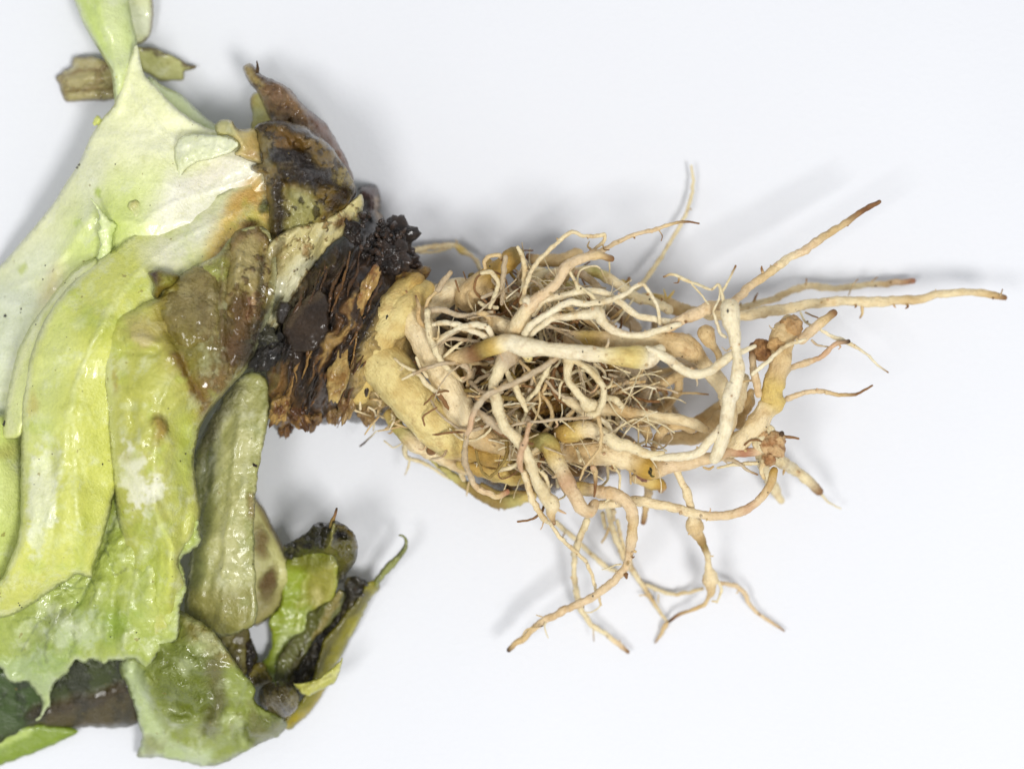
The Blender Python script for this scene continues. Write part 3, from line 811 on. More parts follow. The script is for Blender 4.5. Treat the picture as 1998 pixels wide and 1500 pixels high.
lab(sheet('leaf_flap', [(248, 404), (254, 394), (264, 390), (274, 400), (279, 420), (274, 442), (262, 458), (250, 462), (246, 448), (256, 438), (252, 428), (258, 416)],
      [(250, 400, 238), (264, 392, 242), (276, 420, 238), (262, 440, 248), (250, 460, 236)], (226, 230, 176), [('e', (260, 398, 8, 10, 0), (186, 178, 116), 0.7, 0.6), ('e', (264, 436, 8, 14, 0), (240, 240, 214), 0.7, 0.6)],
      roll=(8, 9), wrinkle=(4, 14), jag=3, step=3, thick=4, parent=plant), 'ragged whitish tear in the outer leaf')
for i, (x, y, z, r_) in enumerate([(190, 234, 120, 7), (186, 240, 116, 5), (172, 298, 116, 5), (176, 302, 118, 4), (230, 150, 150, 5)]):
    blob('leaf_crumb', x, y, z, r_, r_ * 1.2, r_, 20 * i, (218, 224, 130), plant, M_LEAF, 0.35, 1.6, i + 3, 0.0, None, 12, 8)
# --- tan leaf bases between the outer leaf and the dark one
lab(sheet('leaf_stub', [(420, 242), (436, 234), (452, 236), (462, 250), (480, 252), (502, 250), (512, 270), (512, 300), (516, 326), (496, 318), (470, 308), (458, 302), (468, 284), (446, 266), (424, 262)],
      [(425, 245, 210), (455, 240, 240), (500, 255, 236), (510, 320, 250), (470, 290, 262)], (208, 192, 142),
      [('p', [(415, 230), (450, 232), (455, 262), (420, 265)], (214, 210, 166), 0.9, 6), ('e', (496, 290, 18, 26, 0), (170, 138, 78), 0.6, 0.7), ('e', (500, 308, 22, 8, 10), (176, 144, 100), 0.6, 0.7)],
      roll=(18, 12), wrinkle=(5, 24), jag=2, step=4, ridges=[([(452, 240), (468, 280)], 6, 12)], parent=plant), 'tan leaf stub')

# --- left strip leaves and the big lime leaf
lab(sheet('leaf', [(30, 820), (46, 880), (50, 1000), (46, 1050), (26, 1096), (0, 1140), (-90, 1170), (-170, 1020), (-120, 860), (-20, 810)],
      [(40, 900, 190), (0, 900, 236), (-100, 950, 200), (-50, 1100, 190), (30, 1060, 190), (0, 1000, 246)], (214, 224, 152),
      [('e', (10, 950, 22, 60, 0), (222, 228, 170), 0.6, 0.8), ('e', (10, 880, 24, 16, 0), (196, 188, 120), 0.5, 0.8)], roll=(16, 18), wrinkle=(5, 80), parent=plant), 'pale leaf at the far edge of the head')
lab(sheet('leaf', [(190, 505), (150, 522), (118, 556), (80, 606), (44, 662), (22, 730), (10, 796), (2, 852), (14, 858), (40, 850), (60, 760), (110, 650), (170, 570)],
      [(180, 512, 250), (100, 590, 240), (30, 720, 226), (8, 850, 214), (60, 720, 266), (130, 590, 268)], (224, 230, 166), [('l', ([(170, 515), (80, 615), (24, 740), (8, 850)], 7), (236, 238, 196), 0.8, 1)],
      roll=(20, 12), wrinkle=(4, 50), jag=1.5, parent=plant), 'thin pale leaf rim beside the lime leaf')
VN = tuple(a + b for a, b in zip(veins([(480, 400), (280, 520), (160, 720), (110, 960), (60, 1170)], 12, 26, 150, 2.2, (232, 236, 186), 0.45, 3, 5), veins([(230, 560), (150, 760), (150, 960), (160, 1110)], 8, 24, 130, 2.0, (232, 236, 186), 0.4, 2.5, 6)))
lab(sheet('leaf', [(178, 516), (214, 490), (254, 464), (300, 432), (350, 412), (420, 384), (500, 352), (534, 400), (545, 480), (520, 600), (480, 680), (430, 760), (330, 840), (280, 900),
              (226, 960), (213, 1010), (196, 1068), (182, 1112), (178, 1128), (150, 1120), (130, 1134), (112, 1145), (76, 1170), (36, 1194), (0, 1206), (-50, 1210), (-60, 1160), (0, 1130), (22, 1086),
              (38, 1030), (40, 950), (41, 860), (46, 760), (62, 684), (92, 616), (130, 562)],
      [(180, 520, 262), (300, 440, 232), (420, 390, 226), (500, 360, 222), (300, 520, 296), (420, 480, 282), (200, 640, 330), (110, 640, 300), (60, 760, 276), (130, 800, 336), (190, 800, 320), (45, 950, 262),
       (120, 960, 320), (200, 960, 284), (175, 1110, 256), (100, 1080, 290), (20, 1150, 240), (0, 1200, 210), (110, 1140, 230), (300, 700, 280), (400, 700, 260), (500, 500, 262)],
      LIME, VN[1] + [('e', (90, 760, 40, 190, 12), (220, 228, 164), 0.7, 0.8), ('p', [(280, 480), (400, 390), (540, 340), (550, 420), (420, 470), (320, 560)], (248, 246, 230), 0.9, 36),
             ('e', (188, 636, 34, 26, 20), (172, 182, 84), 0.6, 0.8, 0.2), ('b', (84, 960, 34, 100, 6), (238, 240, 218), 0.85, 0.45), ('b', (76, 1040, 22, 60, 8), (232, 236, 206), 0.7, 0.45),  # the broken white patches paint glare onto this leaf
             ('e', (104, 890, 7, 34, 8), (184, 188, 84), 0.6, 0.7), ('e', (60, 790, 8, 20, 0), (196, 180, 110), 0.6, 0.8),
             ('p', [(398, 526), (408, 462), (432, 412), (470, 376), (520, 340), (560, 420), (530, 480), (440, 520), (410, 560)], (236, 204, 126), 0.92, 17, 0.15),
             ('e', (486, 392, 34, 24, -20), (206, 162, 94), 0.8, 0.8, 0.4), ('e', (517, 402, 11, 10, 0), (50, 32, 20), 0.95, 0.3, 0.6),
             ('l', ([(425, 522), (448, 472), (490, 434)], 10), (116, 66, 24), 0.75, 0.8, 0.9),
             ('p', [(0, 1130), (110, 1120), (110, 1150), (0, 1215), (-60, 1200)], (206, 208, 126), 0.7, 12, 0.15), ('n', (70, 0.2), (190, 206, 112), 0.45, 0.6), ('n', (30, 0.38), (228, 234, 190), 0.4, 0.5),
             ('e', (160, 1060, 10, 60, 10), (186, 196, 96), 0.5, 0.8)],
      roll=(26, 18), wrinkle=(6, 110), crease=(5, 150), jag=1.5, rimcol=((236, 238, 200), 12, 0.6), flat_rim=[(300, 436, 60), (400, 392, 70), (500, 356, 70), (535, 430, 80)],
      ridges=VN[0] + [([(62, 900), (66, 1010), (40, 1080)], 12, 8), ([(100, 880), (110, 1000), (96, 1100)], 14, -9), ([(150, 940), (160, 1050), (150, 1120)], 12, 7), ([(230, 560), (180, 640)], 40, 10)], parent=plant),
    'large smooth lime green leaf')
# --- lower blade with the frilled torn edge
VN = tuple(a + b for a, b in zip(veins([(230, 1000), (160, 1160), (60, 1290)], 10, 50, 80, 1.8, (104, 118, 70), 0.75, -3.5, 8), veins([(300, 1000), (260, 1150), (240, 1280)], 8, 50, 70, 2.0, (214, 220, 176), 0.5, 3, 9)))
lab(sheet('leaf', [(216, 900), (300, 880), (360, 960), (390, 1060), (352, 1090), (364, 1142), (352, 1186), (346, 1246), (318, 1262), (300, 1286), (282, 1300), (262, 1282), (236, 1292), (214, 1288), (200, 1296),
              (178, 1286), (166, 1296), (150, 1288), (140, 1300), (126, 1318), (108, 1336), (98, 1352), (98, 1374), (88, 1394), (76, 1404), (70, 1402), (80, 1392), (84, 1376), (78, 1360),
              (64, 1344), (50, 1330), (28, 1332), (8, 1316), (2, 1300), (-30, 1300), (-60, 1240), (-20, 1190), (40, 1170), (110, 1120), (170, 1090), (186, 1050), (204, 960)],
      [(220, 920, 240), (300, 960, 250), (200, 1060, 214), (330, 1080, 250), (350, 1150, 240), (340, 1240, 210), (240, 1180, 226), (250, 1285, 190), (150, 1180, 200), (150, 1285, 150), (90, 1240, 176),
       (20, 1310, 120), (30, 1220, 170), (80, 1395, 70), (70, 1340, 110), (-40, 1260, 120)],
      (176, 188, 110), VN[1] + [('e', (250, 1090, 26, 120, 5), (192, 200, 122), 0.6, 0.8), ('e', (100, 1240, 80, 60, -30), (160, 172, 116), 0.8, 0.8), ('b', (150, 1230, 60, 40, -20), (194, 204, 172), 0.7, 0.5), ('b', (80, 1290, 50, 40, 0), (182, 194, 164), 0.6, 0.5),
                        ('e', (220, 1220, 26, 34, 10), (128, 152, 60), 0.6, 0.7), ('e', (120, 1200, 22, 14, -30), (130, 134, 104), 0.5, 0.8), ('p', [(0, 1290), (140, 1270), (90, 1400), (0, 1340)], (178, 194, 150), 0.75, 18),
                        ('e', (320, 1150, 24, 70, 0), (214, 218, 140), 0.6, 0.8), ('n', (34, 0.2), (208, 216, 176), 0.5, 0.5), ('n', (80, 0.3), (150, 172, 84), 0.5, 0.4),
                        ('l', ([(90, 1290), (96, 1240), (120, 1190)], 2.4), (120, 128, 96), 0.6, 0.8), ('l', ([(40, 1270), (80, 1220), (130, 1180)], 2.2), (120, 128, 96), 0.6, 0.8),
                        ('l', ([(140, 1280), (146, 1230)], 2.0), (120, 128, 96), 0.5, 0.8), ('l', ([(220, 1120), (250, 1108)], 2), (110, 110, 90), 0.5, 0.8)],
      roll=(12, 12), wrinkle=(13, 60), crease=(7, 70), jag=5.0, step=4.4, rimcol=((206, 214, 178), 9, 0.6),
      ridges=VN[0] + [([(150, 1290), (160, 1220), (200, 1140)], 16, 16), ([(230, 1290), (220, 1220), (224, 1120)], 13, -14), ([(80, 1330), (90, 1260), (120, 1180)], 14, 15), ([(190, 1290), (190, 1200)], 10, -12),
              ([(290, 1280), (290, 1180), (300, 1080)], 14, 10), ([(30, 1310), (60, 1230)], 14, -10)], parent=plant), 'lower leaf blade with frilled torn edge')
# --- the folded leaf in front
VN = veins([(430, 640), (330, 740), (300, 900), (310, 1080), (300, 1250)], 12, 30, 130, 2.2, (226, 228, 178), 0.45, 3, 7)
lab(sheet('leaf', [(197, 662), (206, 632), (232, 612), (270, 596), (306, 578), (330, 548), (372, 524), (424, 496), (448, 466), (482, 444), (520, 446), (534, 480), (540, 540), (532, 600), (514, 650), (500, 690),
              (474, 728), (446, 758), (424, 784), (402, 812), (388, 846), (378, 892), (384, 950), (389, 1004), (376, 1050), (354, 1076), (348, 1096), (362, 1138), (352, 1182), (346, 1244), (318, 1256),
              (282, 1298), (262, 1236), (248, 1150), (240, 1080), (232, 1020), (224, 960), (216, 890), (208, 800), (200, 720)],
      [(200, 670, 312), (260, 640, 350), (320, 620, 352), (380, 560, 330), (460, 500, 318), (520, 470, 304), (520, 600, 312), (470, 700, 318), (400, 800, 300), (300, 760, 384), (230, 800, 338), (300, 900, 380),
       (240, 960, 300), (380, 920, 290), (300, 1010, 330), (380, 1010, 268), (250, 1060, 238), (330, 1100, 280), (352, 1150, 246), (260, 1200, 214), (340, 1240, 206), (280, 1290, 180), (420, 640, 346), (300, 1180, 250)],
      (194, 195, 118), VN[1] + [('l', ([(200, 680), (206, 790), (220, 930)], 16), (228, 232, 184), 0.7, 0.8), ('e', (290, 800, 60, 110, 0), (194, 194, 110), 0.6, 0.8), ('e', (370, 850, 24, 110, 8), (188, 202, 96), 0.6, 0.8),
                        ('b', (262, 930, 30, 76, -8), (244, 243, 226), 0.9, 0.45), ('b', (296, 962, 26, 54, 10), (244, 243, 228), 0.85, 0.45), ('b', (312, 1040, 18, 24, 0), (236, 236, 206), 0.6, 0.5), ('e', (330, 1090, 26, 70, 8), (214, 218, 128), 0.7, 0.7),  # glare on the fold, painted as broken white patches
                        ('e', (290, 1120, 36, 80, 0), (176, 196, 96), 0.5, 0.8), ('e', (260, 890, 24, 12, -10), (190, 184, 120), 0.6, 0.7),
                        ('e', (310, 834, 14, 24, -5), (168, 118, 38), 0.65, 0.7, 0.8), ('e', (220, 740, 5, 22, 8), (150, 120, 50), 0.6, 0.7), ('e', (258, 820, 6, 24, 0), (176, 178, 84), 0.6, 0.7),
                        ('e', (268, 650, 46, 30, -10), (198, 184, 128), 0.8, 0.6, 0.3), ('e', (284, 664, 22, 15, 0), (218, 204, 156), 0.7, 0.6, 0.4),
                        ('p', [(306, 578), (372, 520), (440, 470), (520, 430), (560, 520), (540, 660), (470, 740), (420, 800), (396, 820), (378, 760), (352, 700), (318, 640), (310, 606)], (136, 122, 72), 0.95, 26, 0.75), ('l', ([(330, 560), (322, 620), (350, 700), (398, 800)], 30), (170, 150, 70), 0.5, 0.9, 0.4), ('n', (26, 0.1), (104, 86, 44), 0.0, 0.4),
                        ('e', (370, 690, 30, 50, -20), (150, 142, 72), 0.7, 0.7, 0.6), ('e', (400, 600, 40, 44, 0), (150, 134, 94), 0.6, 0.8, 0.8), ('e', (470, 520, 26, 60, 18), (178, 164, 118), 0.8, 0.6, 0.6),
                        ('l', ([(346, 690), (362, 730), (386, 770), (402, 806)], 9), (116, 72, 22), 0.7, 0.9, 0.9), ('p', [(440, 600), (500, 560), (520, 640), (480, 720), (440, 700)], (82, 58, 26), 0.85, 24, 0.9),
                        ('e', (490, 596, 11, 32, 16), (176, 146, 112), 0.8, 0.6, 0.2), ('e', (450, 676, 22, 30, 0), (104, 72, 32), 0.8, 0.9, 0.8),
                        ('p', [(500, 610), (545, 590), (540, 680), (490, 730), (470, 700)], (36, 28, 18), 0.9, 22, 0.9), ('e', (420, 750, 30, 30, -30), (150, 110, 60), 0.6, 0.8, 0.8),
                        ('n', (22, 0.32), (230, 234, 196), 0.35, 0.4), ('n', (60, 0.3), (190, 204, 104), 0.4, 0.4), ('l', ([(436, 520), (434, 600), (437, 660), (432, 730)], 3), (120, 96, 62), 0.6, 0.8, 0.6)],
      roll=(34, 18), wrinkle=(8, 70), crease=(6, 90), jag=2.0, step=5, rimcol=((226, 226, 176), 8, 0.5), flat_rim=[(300, 1280, 60), (520, 540, 90), (440, 490, 50), (255, 1200, 60), (250, 1110, 40)],
      ridges=VN[0] + [([(312, 604), (350, 690), (396, 790)], 9, -12), ([(437, 500), (434, 600), (438, 720)], 6, 10), ([(330, 560), (390, 560), (450, 500)], 14, 8), ([(262, 660), (300, 668)], 12, 12), ([(240, 684), (300, 688)], 7, -8),
              ([(256, 780), (262, 850)], 10, -8), ([(300, 980), (330, 1060), (330, 1180)], 12, 12), ([(370, 960), (356, 1060)], 10, -10), ([(480, 560), (490, 640)], 9, -14), ([(290, 1060), (296, 1200)], 13, -10), ([(340, 600), (400, 640)], 26, 10)], parent=plant),
    'folded pale leaf with brown slimy base')
lab(sheet('leaf_flap', [(314, 590), (334, 552), (358, 530), (392, 514), (424, 498), (446, 474), (446, 520), (438, 560), (435, 610), (438, 660), (434, 710), (424, 752), (404, 796), (392, 790), (380, 756), (360, 712), (340, 672), (320, 636)],
      [(316, 592, 352), (380, 560, 342), (446, 480, 330), (435, 600, 344), (420, 650, 358), (340, 660, 364), (400, 790, 312), (432, 720, 334), (370, 620, 362)],
      (138, 124, 76), [('e', (400, 590, 40, 46, 0), (152, 138, 96), 0.7, 0.8, 0.8), ('e', (372, 690, 26, 50, -24), (140, 128, 58), 0.8, 0.8, 0.7), ('l', ([(318, 636), (345, 690), (380, 760), (398, 796)], 9), (104, 68, 22), 0.75, 0.9, 0.9),
                       ('e', (412, 680, 18, 50, 0), (118, 96, 46), 0.7, 0.9, 0.8), ('n', (22, 0.15), (112, 96, 54), 0.6, 0.5, 0.9), ('n', (40, 0.3), (170, 158, 112), 0.6, 0.4, 0.6), ('l', ([(334, 552), (392, 514), (446, 476)], 10), (112, 98, 66), 0.7, 0.9, 0.8)],
      roll=(30, 28), wrinkle=(5, 30), crease=(3, 40), jag=5, step=3.6, thick=3, rimcol=((160, 150, 80), 16, 0.65), rotbase=0.5, parent=plant), 'slimy brown skin over the leaf base')
lab(sheet('leaf_flap', [(446, 470), (462, 452), (490, 442), (520, 446), (536, 478), (541, 530), (534, 584), (520, 624), (502, 664), (478, 704), (452, 734), (440, 716), (440, 640), (437, 590), (444, 530)],
      [(450, 475, 334), (490, 450, 326), (530, 480, 314), (535, 560, 314), (500, 650, 322), (450, 720, 328), (442, 600, 346), (490, 540, 344)],
      (166, 148, 98), [('e', (470, 520, 22, 56, 14), (186, 172, 124), 0.8, 0.7, 0.4), ('l', ([(470, 590), (476, 640), (456, 700)], 20), (96, 64, 26), 0.85, 0.7, 0.9), ('e', (490, 598, 9, 30, 18), (190, 156, 124), 0.85, 0.5, 0.1), ('l', ([(484, 580), (482, 618)], 3), (126, 76, 66), 0.6, 0.9),
                       ('l', ([(512, 500), (506, 580), (512, 620)], 7), (70, 62, 36), 0.75, 0.8, 0.8), ('p', [(500, 610), (545, 590), (530, 660), (480, 720), (460, 710)], (40, 30, 18), 0.9, 16, 0.9), ('l', ([(446, 480), (490, 446), (530, 470)], 9), (122, 92, 50), 0.7, 0.9, 0.8),
                       ('n', (14, 0.3), (104, 74, 34), 0.75, 0.3, 0.9)],
      roll=(30, 26), wrinkle=(6, 28), crease=(3, 40), jag=5, step=3.4, thick=3, rimcol=((140, 118, 66), 12, 0.6), rotbase=0.4, ridges=[([(480, 560), (484, 630)], 7, -12), ([(470, 480), (462, 560)], 8, 8), ([(510, 480), (506, 580)], 6, -8)], parent=plant), 'rotting olive leaf base beside the crown')
lab(sheet('leaf_flap', [(290, 532), (306, 525), (326, 530), (350, 540), (340, 556), (318, 570), (306, 584), (298, 574), (300, 556), (294, 544)],
      [(292, 534, 340), (320, 530, 352), (345, 542, 344), (304, 580, 340), (318, 552, 366)], (128, 112, 50), [('p', [(286, 526), (306, 522), (300, 590), (290, 580)], (76, 50, 22), 0.9, 6, 0.8), ('e', (326, 542, 16, 10, 20), (166, 164, 84), 0.7, 0.6)],
      roll=(22, 12), wrinkle=(6, 14), jag=3, step=3, rotbase=0.5, parent=plant), 'small shrivelled brown curl')

# --- brown leaf stubs above the crown
lab(sheet('leaf_stub', [(490, 190), (500, 180), (560, 200), (600, 240), (560, 260), (500, 262), (489, 246), (494, 226), (490, 210)],
      [(495, 200, 90), (560, 220, 120), (495, 250, 90), (550, 255, 130)], (198, 190, 132), [('p', [(486, 180), (500, 180), (502, 226), (488, 230)], (168, 140, 84), 0.8, 6), ('e', (504, 224, 10, 18, 0), (214, 214, 166), 0.8, 0.6)],
      roll=(10, 10), wrinkle=(5, 24), jag=3, step=4, parent=plant), 'yellowish inner edge of a brown leaf stub')
lab(sheet('leaf_stub', [(474, 134), (486, 125), (500, 132), (512, 146), (536, 156), (562, 170), (584, 196), (606, 216), (626, 232), (646, 256), (662, 286), (676, 312), (690, 350), (680, 400), (620, 400), (560, 300),
                   (524, 230), (510, 196), (498, 176), (484, 160)],
      [(480, 135, 140), (500, 150, 160), (560, 190, 190), (620, 240, 170), (670, 310, 150), (530, 220, 150), (600, 280, 220), (660, 380, 200)], (134, 104, 68),
      [('l', ([(478, 132), (500, 168), (512, 190)], 10), (196, 172, 104), 0.9, 0.6, 0.2), ('l', ([(500, 140), (530, 168)], 9), (90, 66, 36), 0.8, 0.7, 0.6), ('n', (26, 0.0), (156, 124, 92), 0.8, 0.5, 0.5), ('n', (14, 0.25), (82, 56, 38), 0.8, 0.3, 0.6),
       ('l', ([(610, 225), (650, 275), (675, 320)], 12), (140, 108, 98), 0.7, 0.9, 0.4)],
      roll=(40, 22), wrinkle=(9, 20), jag=2.5, step=4, streak=(5, 50, 60, 9), crease=(7, 16), rotbase=0.5, mat=M_CROWN, parent=plant), 'brown rough pointed leaf stub')
tube('leaf_tail', [(502, 140, 170, 4, 'dark'), (503, 130, 178, 2.6, 'dark'), (501, 120, 184, 1.2, 'dark')], parent=plant)
lab(sheet('leaf_stub', [(690, 388), (706, 380), (709, 402), (700, 432), (684, 452), (656, 470), (634, 492), (612, 518), (594, 556), (578, 596), (566, 640), (548, 700), (500, 704), (492, 650), (498, 610), (506, 580), (512, 520), (526, 476), (560, 450), (620, 430), (664, 410)],
      [(700, 390, 230), (690, 440, 214), (620, 480, 262), (560, 540, 268), (530, 640, 260), (580, 600, 236), (640, 480, 240)], (216, 204, 158),
      [('p', [(640, 500), (600, 540), (560, 640), (520, 690), (520, 600), (560, 520), (600, 500)], (228, 226, 200), 0.8, 14), ('e', (672, 430, 20, 9, -40), (112, 72, 28), 0.9, 0.6, 0.8), ('e', (598, 486, 7, 11, 0), (150, 104, 40), 0.7, 0.5, 0.6),
       ('e', (550, 500, 22, 12, -20), (178, 160, 110), 0.5, 0.7, 0.6), ('n', (12, 0.45), (150, 108, 50), 0.7, 0.2, 0.5), ('s', (-55, 120, 8, 0.25, 41), (170, 150, 96), 0.6, 0.4, 0.3), ('l', ([(700, 440), (640, 500), (590, 580), (560, 660)], 5), (60, 44, 24), 0.7, 0.8, 0.6), ('l', ([(548, 470), (520, 540), (504, 620)], 9), (96, 78, 44), 0.6, 0.9, 0.7)],
      roll=(18, 16), wrinkle=(4, 40), jag=2.5, step=3.6, streak=(5, -55, 160, 14), ridges=[([(634, 470), (600, 540)], 8, -10)], parent=plant), 'cream stalk base with rust spots')
lab(sheet('leaf_stub', [(496, 248), (512, 238), (540, 234), (572, 240), (600, 250), (626, 268), (650, 292), (668, 316), (684, 344), (694, 366), (692, 386), (676, 408), (650, 428), (620, 448), (592, 466), (572, 474), (552, 462), (540, 480), (536, 540), (524, 540), (528, 470),
                   (526, 420), (518, 376), (510, 340), (498, 338), (490, 326), (497, 320), (508, 318), (510, 304), (503, 288), (500, 268)],
      [(500, 255, 262), (540, 245, 300), (600, 260, 290), (660, 320, 270), (690, 375, 240), (640, 420, 266), (590, 460, 276), (540, 440, 296), (520, 380, 290), (505, 330, 282), (530, 530, 290), (580, 330, 330), (620, 370, 316), (575, 400, 300)],
      (120, 98, 52), [('l', ([(500, 250), (545, 240), (600, 256)], 9), (46, 34, 20), 0.85, 0.8, 0.5), ('e', (560, 276, 40, 22, 10), (120, 86, 40), 0.8, 0.7, 0.7), ('p', [(500, 258), (526, 270), (530, 330), (510, 340)], (138, 126, 92), 0.8, 8, 0.4),
                       ('l', ([(536, 305), (580, 308), (610, 340), (660, 352), (676, 370)], 18), (30, 21, 14), 0.95, 0.6, 0.9), ('l', ([(560, 340), (610, 350)], 15), (36, 25, 17), 0.9, 0.7, 0.9), ('e', (656, 396, 22, 14, -40), (60, 40, 22), 0.85, 0.6, 0.9),
                       ('l', ([(540, 360), (540, 420), (548, 470), (532, 530)], 13), (48, 38, 28), 0.9, 0.7, 0.8), ('p', [(560, 372), (610, 372), (626, 410), (610, 440), (570, 470), (556, 440)], (176, 172, 116), 0.85, 16, 0.4),
                       ('e', (672, 348, 15, 24, -30), (186, 164, 96), 0.85, 0.5, 0.2), ('p', [(520, 360), (536, 380), (536, 540), (520, 540)], (104, 92, 60), 0.7, 8, 0.5), ('n', (14, 0.3), (52, 38, 24), 0.75, 0.3, 0.9), ('e', (624, 298, 7, 6, 0), (56, 46, 34), 0.8, 0.4)],
      roll=(34, 18), wrinkle=(13, 24), jag=3, step=3.4, rotbase=0.25, ridges=[([(508, 250), (560, 262), (590, 290)], 8, -14), ([(540, 320), (620, 345)], 10, 10), ([(556, 360), (552, 440)], 10, -12), ([(600, 400), (640, 420)], 16, 10), ([(505, 330), (540, 335)], 6, 8)],
      parent=plant), 'wet dark brown decaying leaf stub')
# ------------------------------------------------------------------ crown
crown = sheet('crown', [(700, 372), (708, 358), (726, 362), (742, 378), (746, 420), (766, 440), (794, 442), (796, 470), (802, 500), (816, 530), (832, 556), (838, 600), (840, 680), (800, 760), (760, 826), (740, 830), (700, 824),
                  (660, 814), (630, 826), (604, 818), (580, 836), (544, 844), (524, 808), (512, 780), (520, 720), (500, 690), (520, 640), (556, 590), (590, 540), (620, 506), (660, 476), (694, 450), (706, 410)],
      [(720, 380, 130), (740, 460, 150), (800, 520, 150), (700, 480, 240), (640, 540, 286), (700, 600, 296), (780, 640, 240), (600, 640, 300), (540, 700, 290), (620, 740, 276), (560, 810, 180), (700, 760, 220), (760, 800, 130), (660, 680, 300)],
      (56, 39, 21), [('s', (116, 110, 28, -0.15, 901), (86, 58, 27), 0.9, 0.3, 0.6), ('s', (116, 110, 28, 0.12, 901), (132, 92, 42), 0.9, 0.3, 0.4), ('s', (116, 110, 28, 0.42, 901), (196, 158, 88), 0.9, 0.25, 0.2),
                     ('s', (112, 90, 10, 0.2, 905), (40, 28, 17), 0.8, 0.3, 0.8), ('n', (30, 0.3), (32, 23, 15), 0.75, 0.3, 0.8),
                     ('e', (765, 475, 40, 44, 0), (50, 39, 32), 0.9, 0.6, 1.0), ('e', (716, 430, 20, 34, 10), (34, 26, 22), 0.9, 0.5, 1.0),
                     ('e', (724, 388, 18, 22, 0), (104, 76, 72), 0.9, 0.5, 0.6), ('l', ([(738, 392), (742, 430)], 8), (206, 176, 142), 0.9, 0.6, 0.1), ('p', [(724, 640), (770, 590), (850, 600), (840, 700), (780, 800), (690, 800), (690, 720)], (206, 178, 110), 0.9, 16, 0.2),
                     ('l', ([(640, 500), (600, 570), (560, 640)], 14), (92, 74, 38), 0.8, 0.7, 0.5), ('p', [(515, 730), (560, 710), (570, 780), (580, 840), (530, 840)], (168, 124, 62), 0.7, 20, 0.6),
                     ('p', [(480, 640), (560, 620), (570, 690), (500, 710)], (34, 28, 22), 0.9, 14, 0.9)],
      roll=(110, 60), wrinkle=(7, 22), jag=7, step=2.8, streak=(24, 116, 110, 28, 901), mat=M_CROWN, thick=10, rotbase=0.25, parent=plant)
lab(crown, 'dark rotten crown of the lettuce')
# cut leaf bases and ridges wrapped round the crown: x, y, height, half length, half width, half height, angle, colour, second colour
SC = [(710, 574, 292, 46, 13, 16, 112, (206, 170, 100), (150, 100, 46)), (664, 548, 296, 36, 11, 14, 112, (176, 134, 84), (120, 78, 40)), (660, 733, 292, 48, 16, 18, 100, (218, 186, 112), (170, 126, 56)),
      (622, 728, 290, 44, 9, 14, 108, (176, 152, 108), (112, 78, 44)), (790, 552, 178, 44, 20, 26, 150, (190, 152, 78), (104, 66, 30)), (742, 640, 286, 70, 15, 18, 122, (204, 170, 96), (156, 116, 56)),
      (690, 640, 304, 70, 12, 16, 110, (66, 46, 26), (36, 26, 18)), (676, 690, 302, 52, 14, 16, 96, (40, 30, 22), (70, 48, 26)), (640, 600, 304, 72, 11, 15, 112, (116, 82, 40), (56, 38, 22)), (730, 520, 264, 48, 17, 18, 105, (104, 68, 32), (50, 34, 22)),
      (764, 500, 208, 30, 26, 22, 20, (64, 50, 42), (36, 28, 24)), (770, 462, 176, 32, 27, 26, -15, (58, 46, 40), (34, 27, 24)), (716, 430, 206, 36, 17, 22, 80, (40, 31, 26), (66, 50, 42)), (700, 490, 262, 40, 14, 18, 110, (52, 36, 24), (112, 74, 36)),
      (632, 650, 300, 60, 12, 16, 108, (134, 96, 48), (78, 52, 28)), (642, 770, 262, 44, 18, 20, 104, (48, 34, 24), (30, 22, 18)), (606, 760, 270, 50, 18, 20, 112, (64, 44, 28), (36, 28, 20)), (565, 740, 268, 46, 17, 20, 108, (206, 160, 96), (130, 84, 40)),
      (548, 792, 216, 30, 16, 20, 118, (196, 158, 84), (120, 76, 34)), (584, 808, 186, 26, 15, 18, 60, (186, 142, 76), (96, 60, 28)), (556, 832, 110, 18, 13, 22, 100, (140, 98, 46), (72, 44, 22)), (612, 812, 146, 24, 13, 18, 110, (160, 124, 70), (96, 62, 32)),
      (680, 790, 190, 34, 14, 18, 108, (196, 164, 104), (140, 102, 56)), (652, 806, 140, 20, 11, 16, 100, (176, 140, 82), (110, 74, 40)), (712, 806, 140, 26, 12, 16, 80, (190, 156, 100), (150, 116, 70)), (520, 690, 296, 34, 20, 18, 130, (46, 42, 34), (24, 24, 24)),
      (512, 655, 304, 24, 18, 16, 20, (66, 64, 40), (28, 28, 28)), (740, 556, 254, 36, 16, 16, 118, (128, 86, 36), (66, 44, 24)), (688, 452, 236, 22, 12, 16, 60, (48, 36, 28), (30, 24, 20)), (736, 400, 154, 32, 11, 20, 80, (208, 180, 148), (150, 112, 92)),
      (722, 386, 140, 34, 13, 24, 66, (112, 88, 74), (70, 50, 42)), (794, 500, 160, 18, 14, 18, 40, (70, 54, 46), (44, 34, 30)), (806, 524, 150, 20, 13, 18, 60, (92, 66, 44), (56, 40, 30)), (690, 540, 290, 56, 8, 14, 110, (46, 32, 22), (90, 58, 30)), (730, 600, 284, 36, 9, 14, 130, (50, 36, 24), (110, 72, 34)),
      (655, 500, 262, 40, 8, 12, 124, (40, 32, 22), (80, 60, 34)), (614, 560, 284, 46, 8, 12, 116, (104, 84, 48), (56, 42, 26))]
CH = tps([(720, 380, 130), (740, 460, 150), (800, 520, 150), (700, 480, 240), (640, 540, 286), (700, 600, 296), (780, 640, 240), (600, 640, 300), (540, 700, 290), (620, 740, 276), (560, 810, 180), (700, 760, 220), (760, 800, 130), (660, 680, 300)])
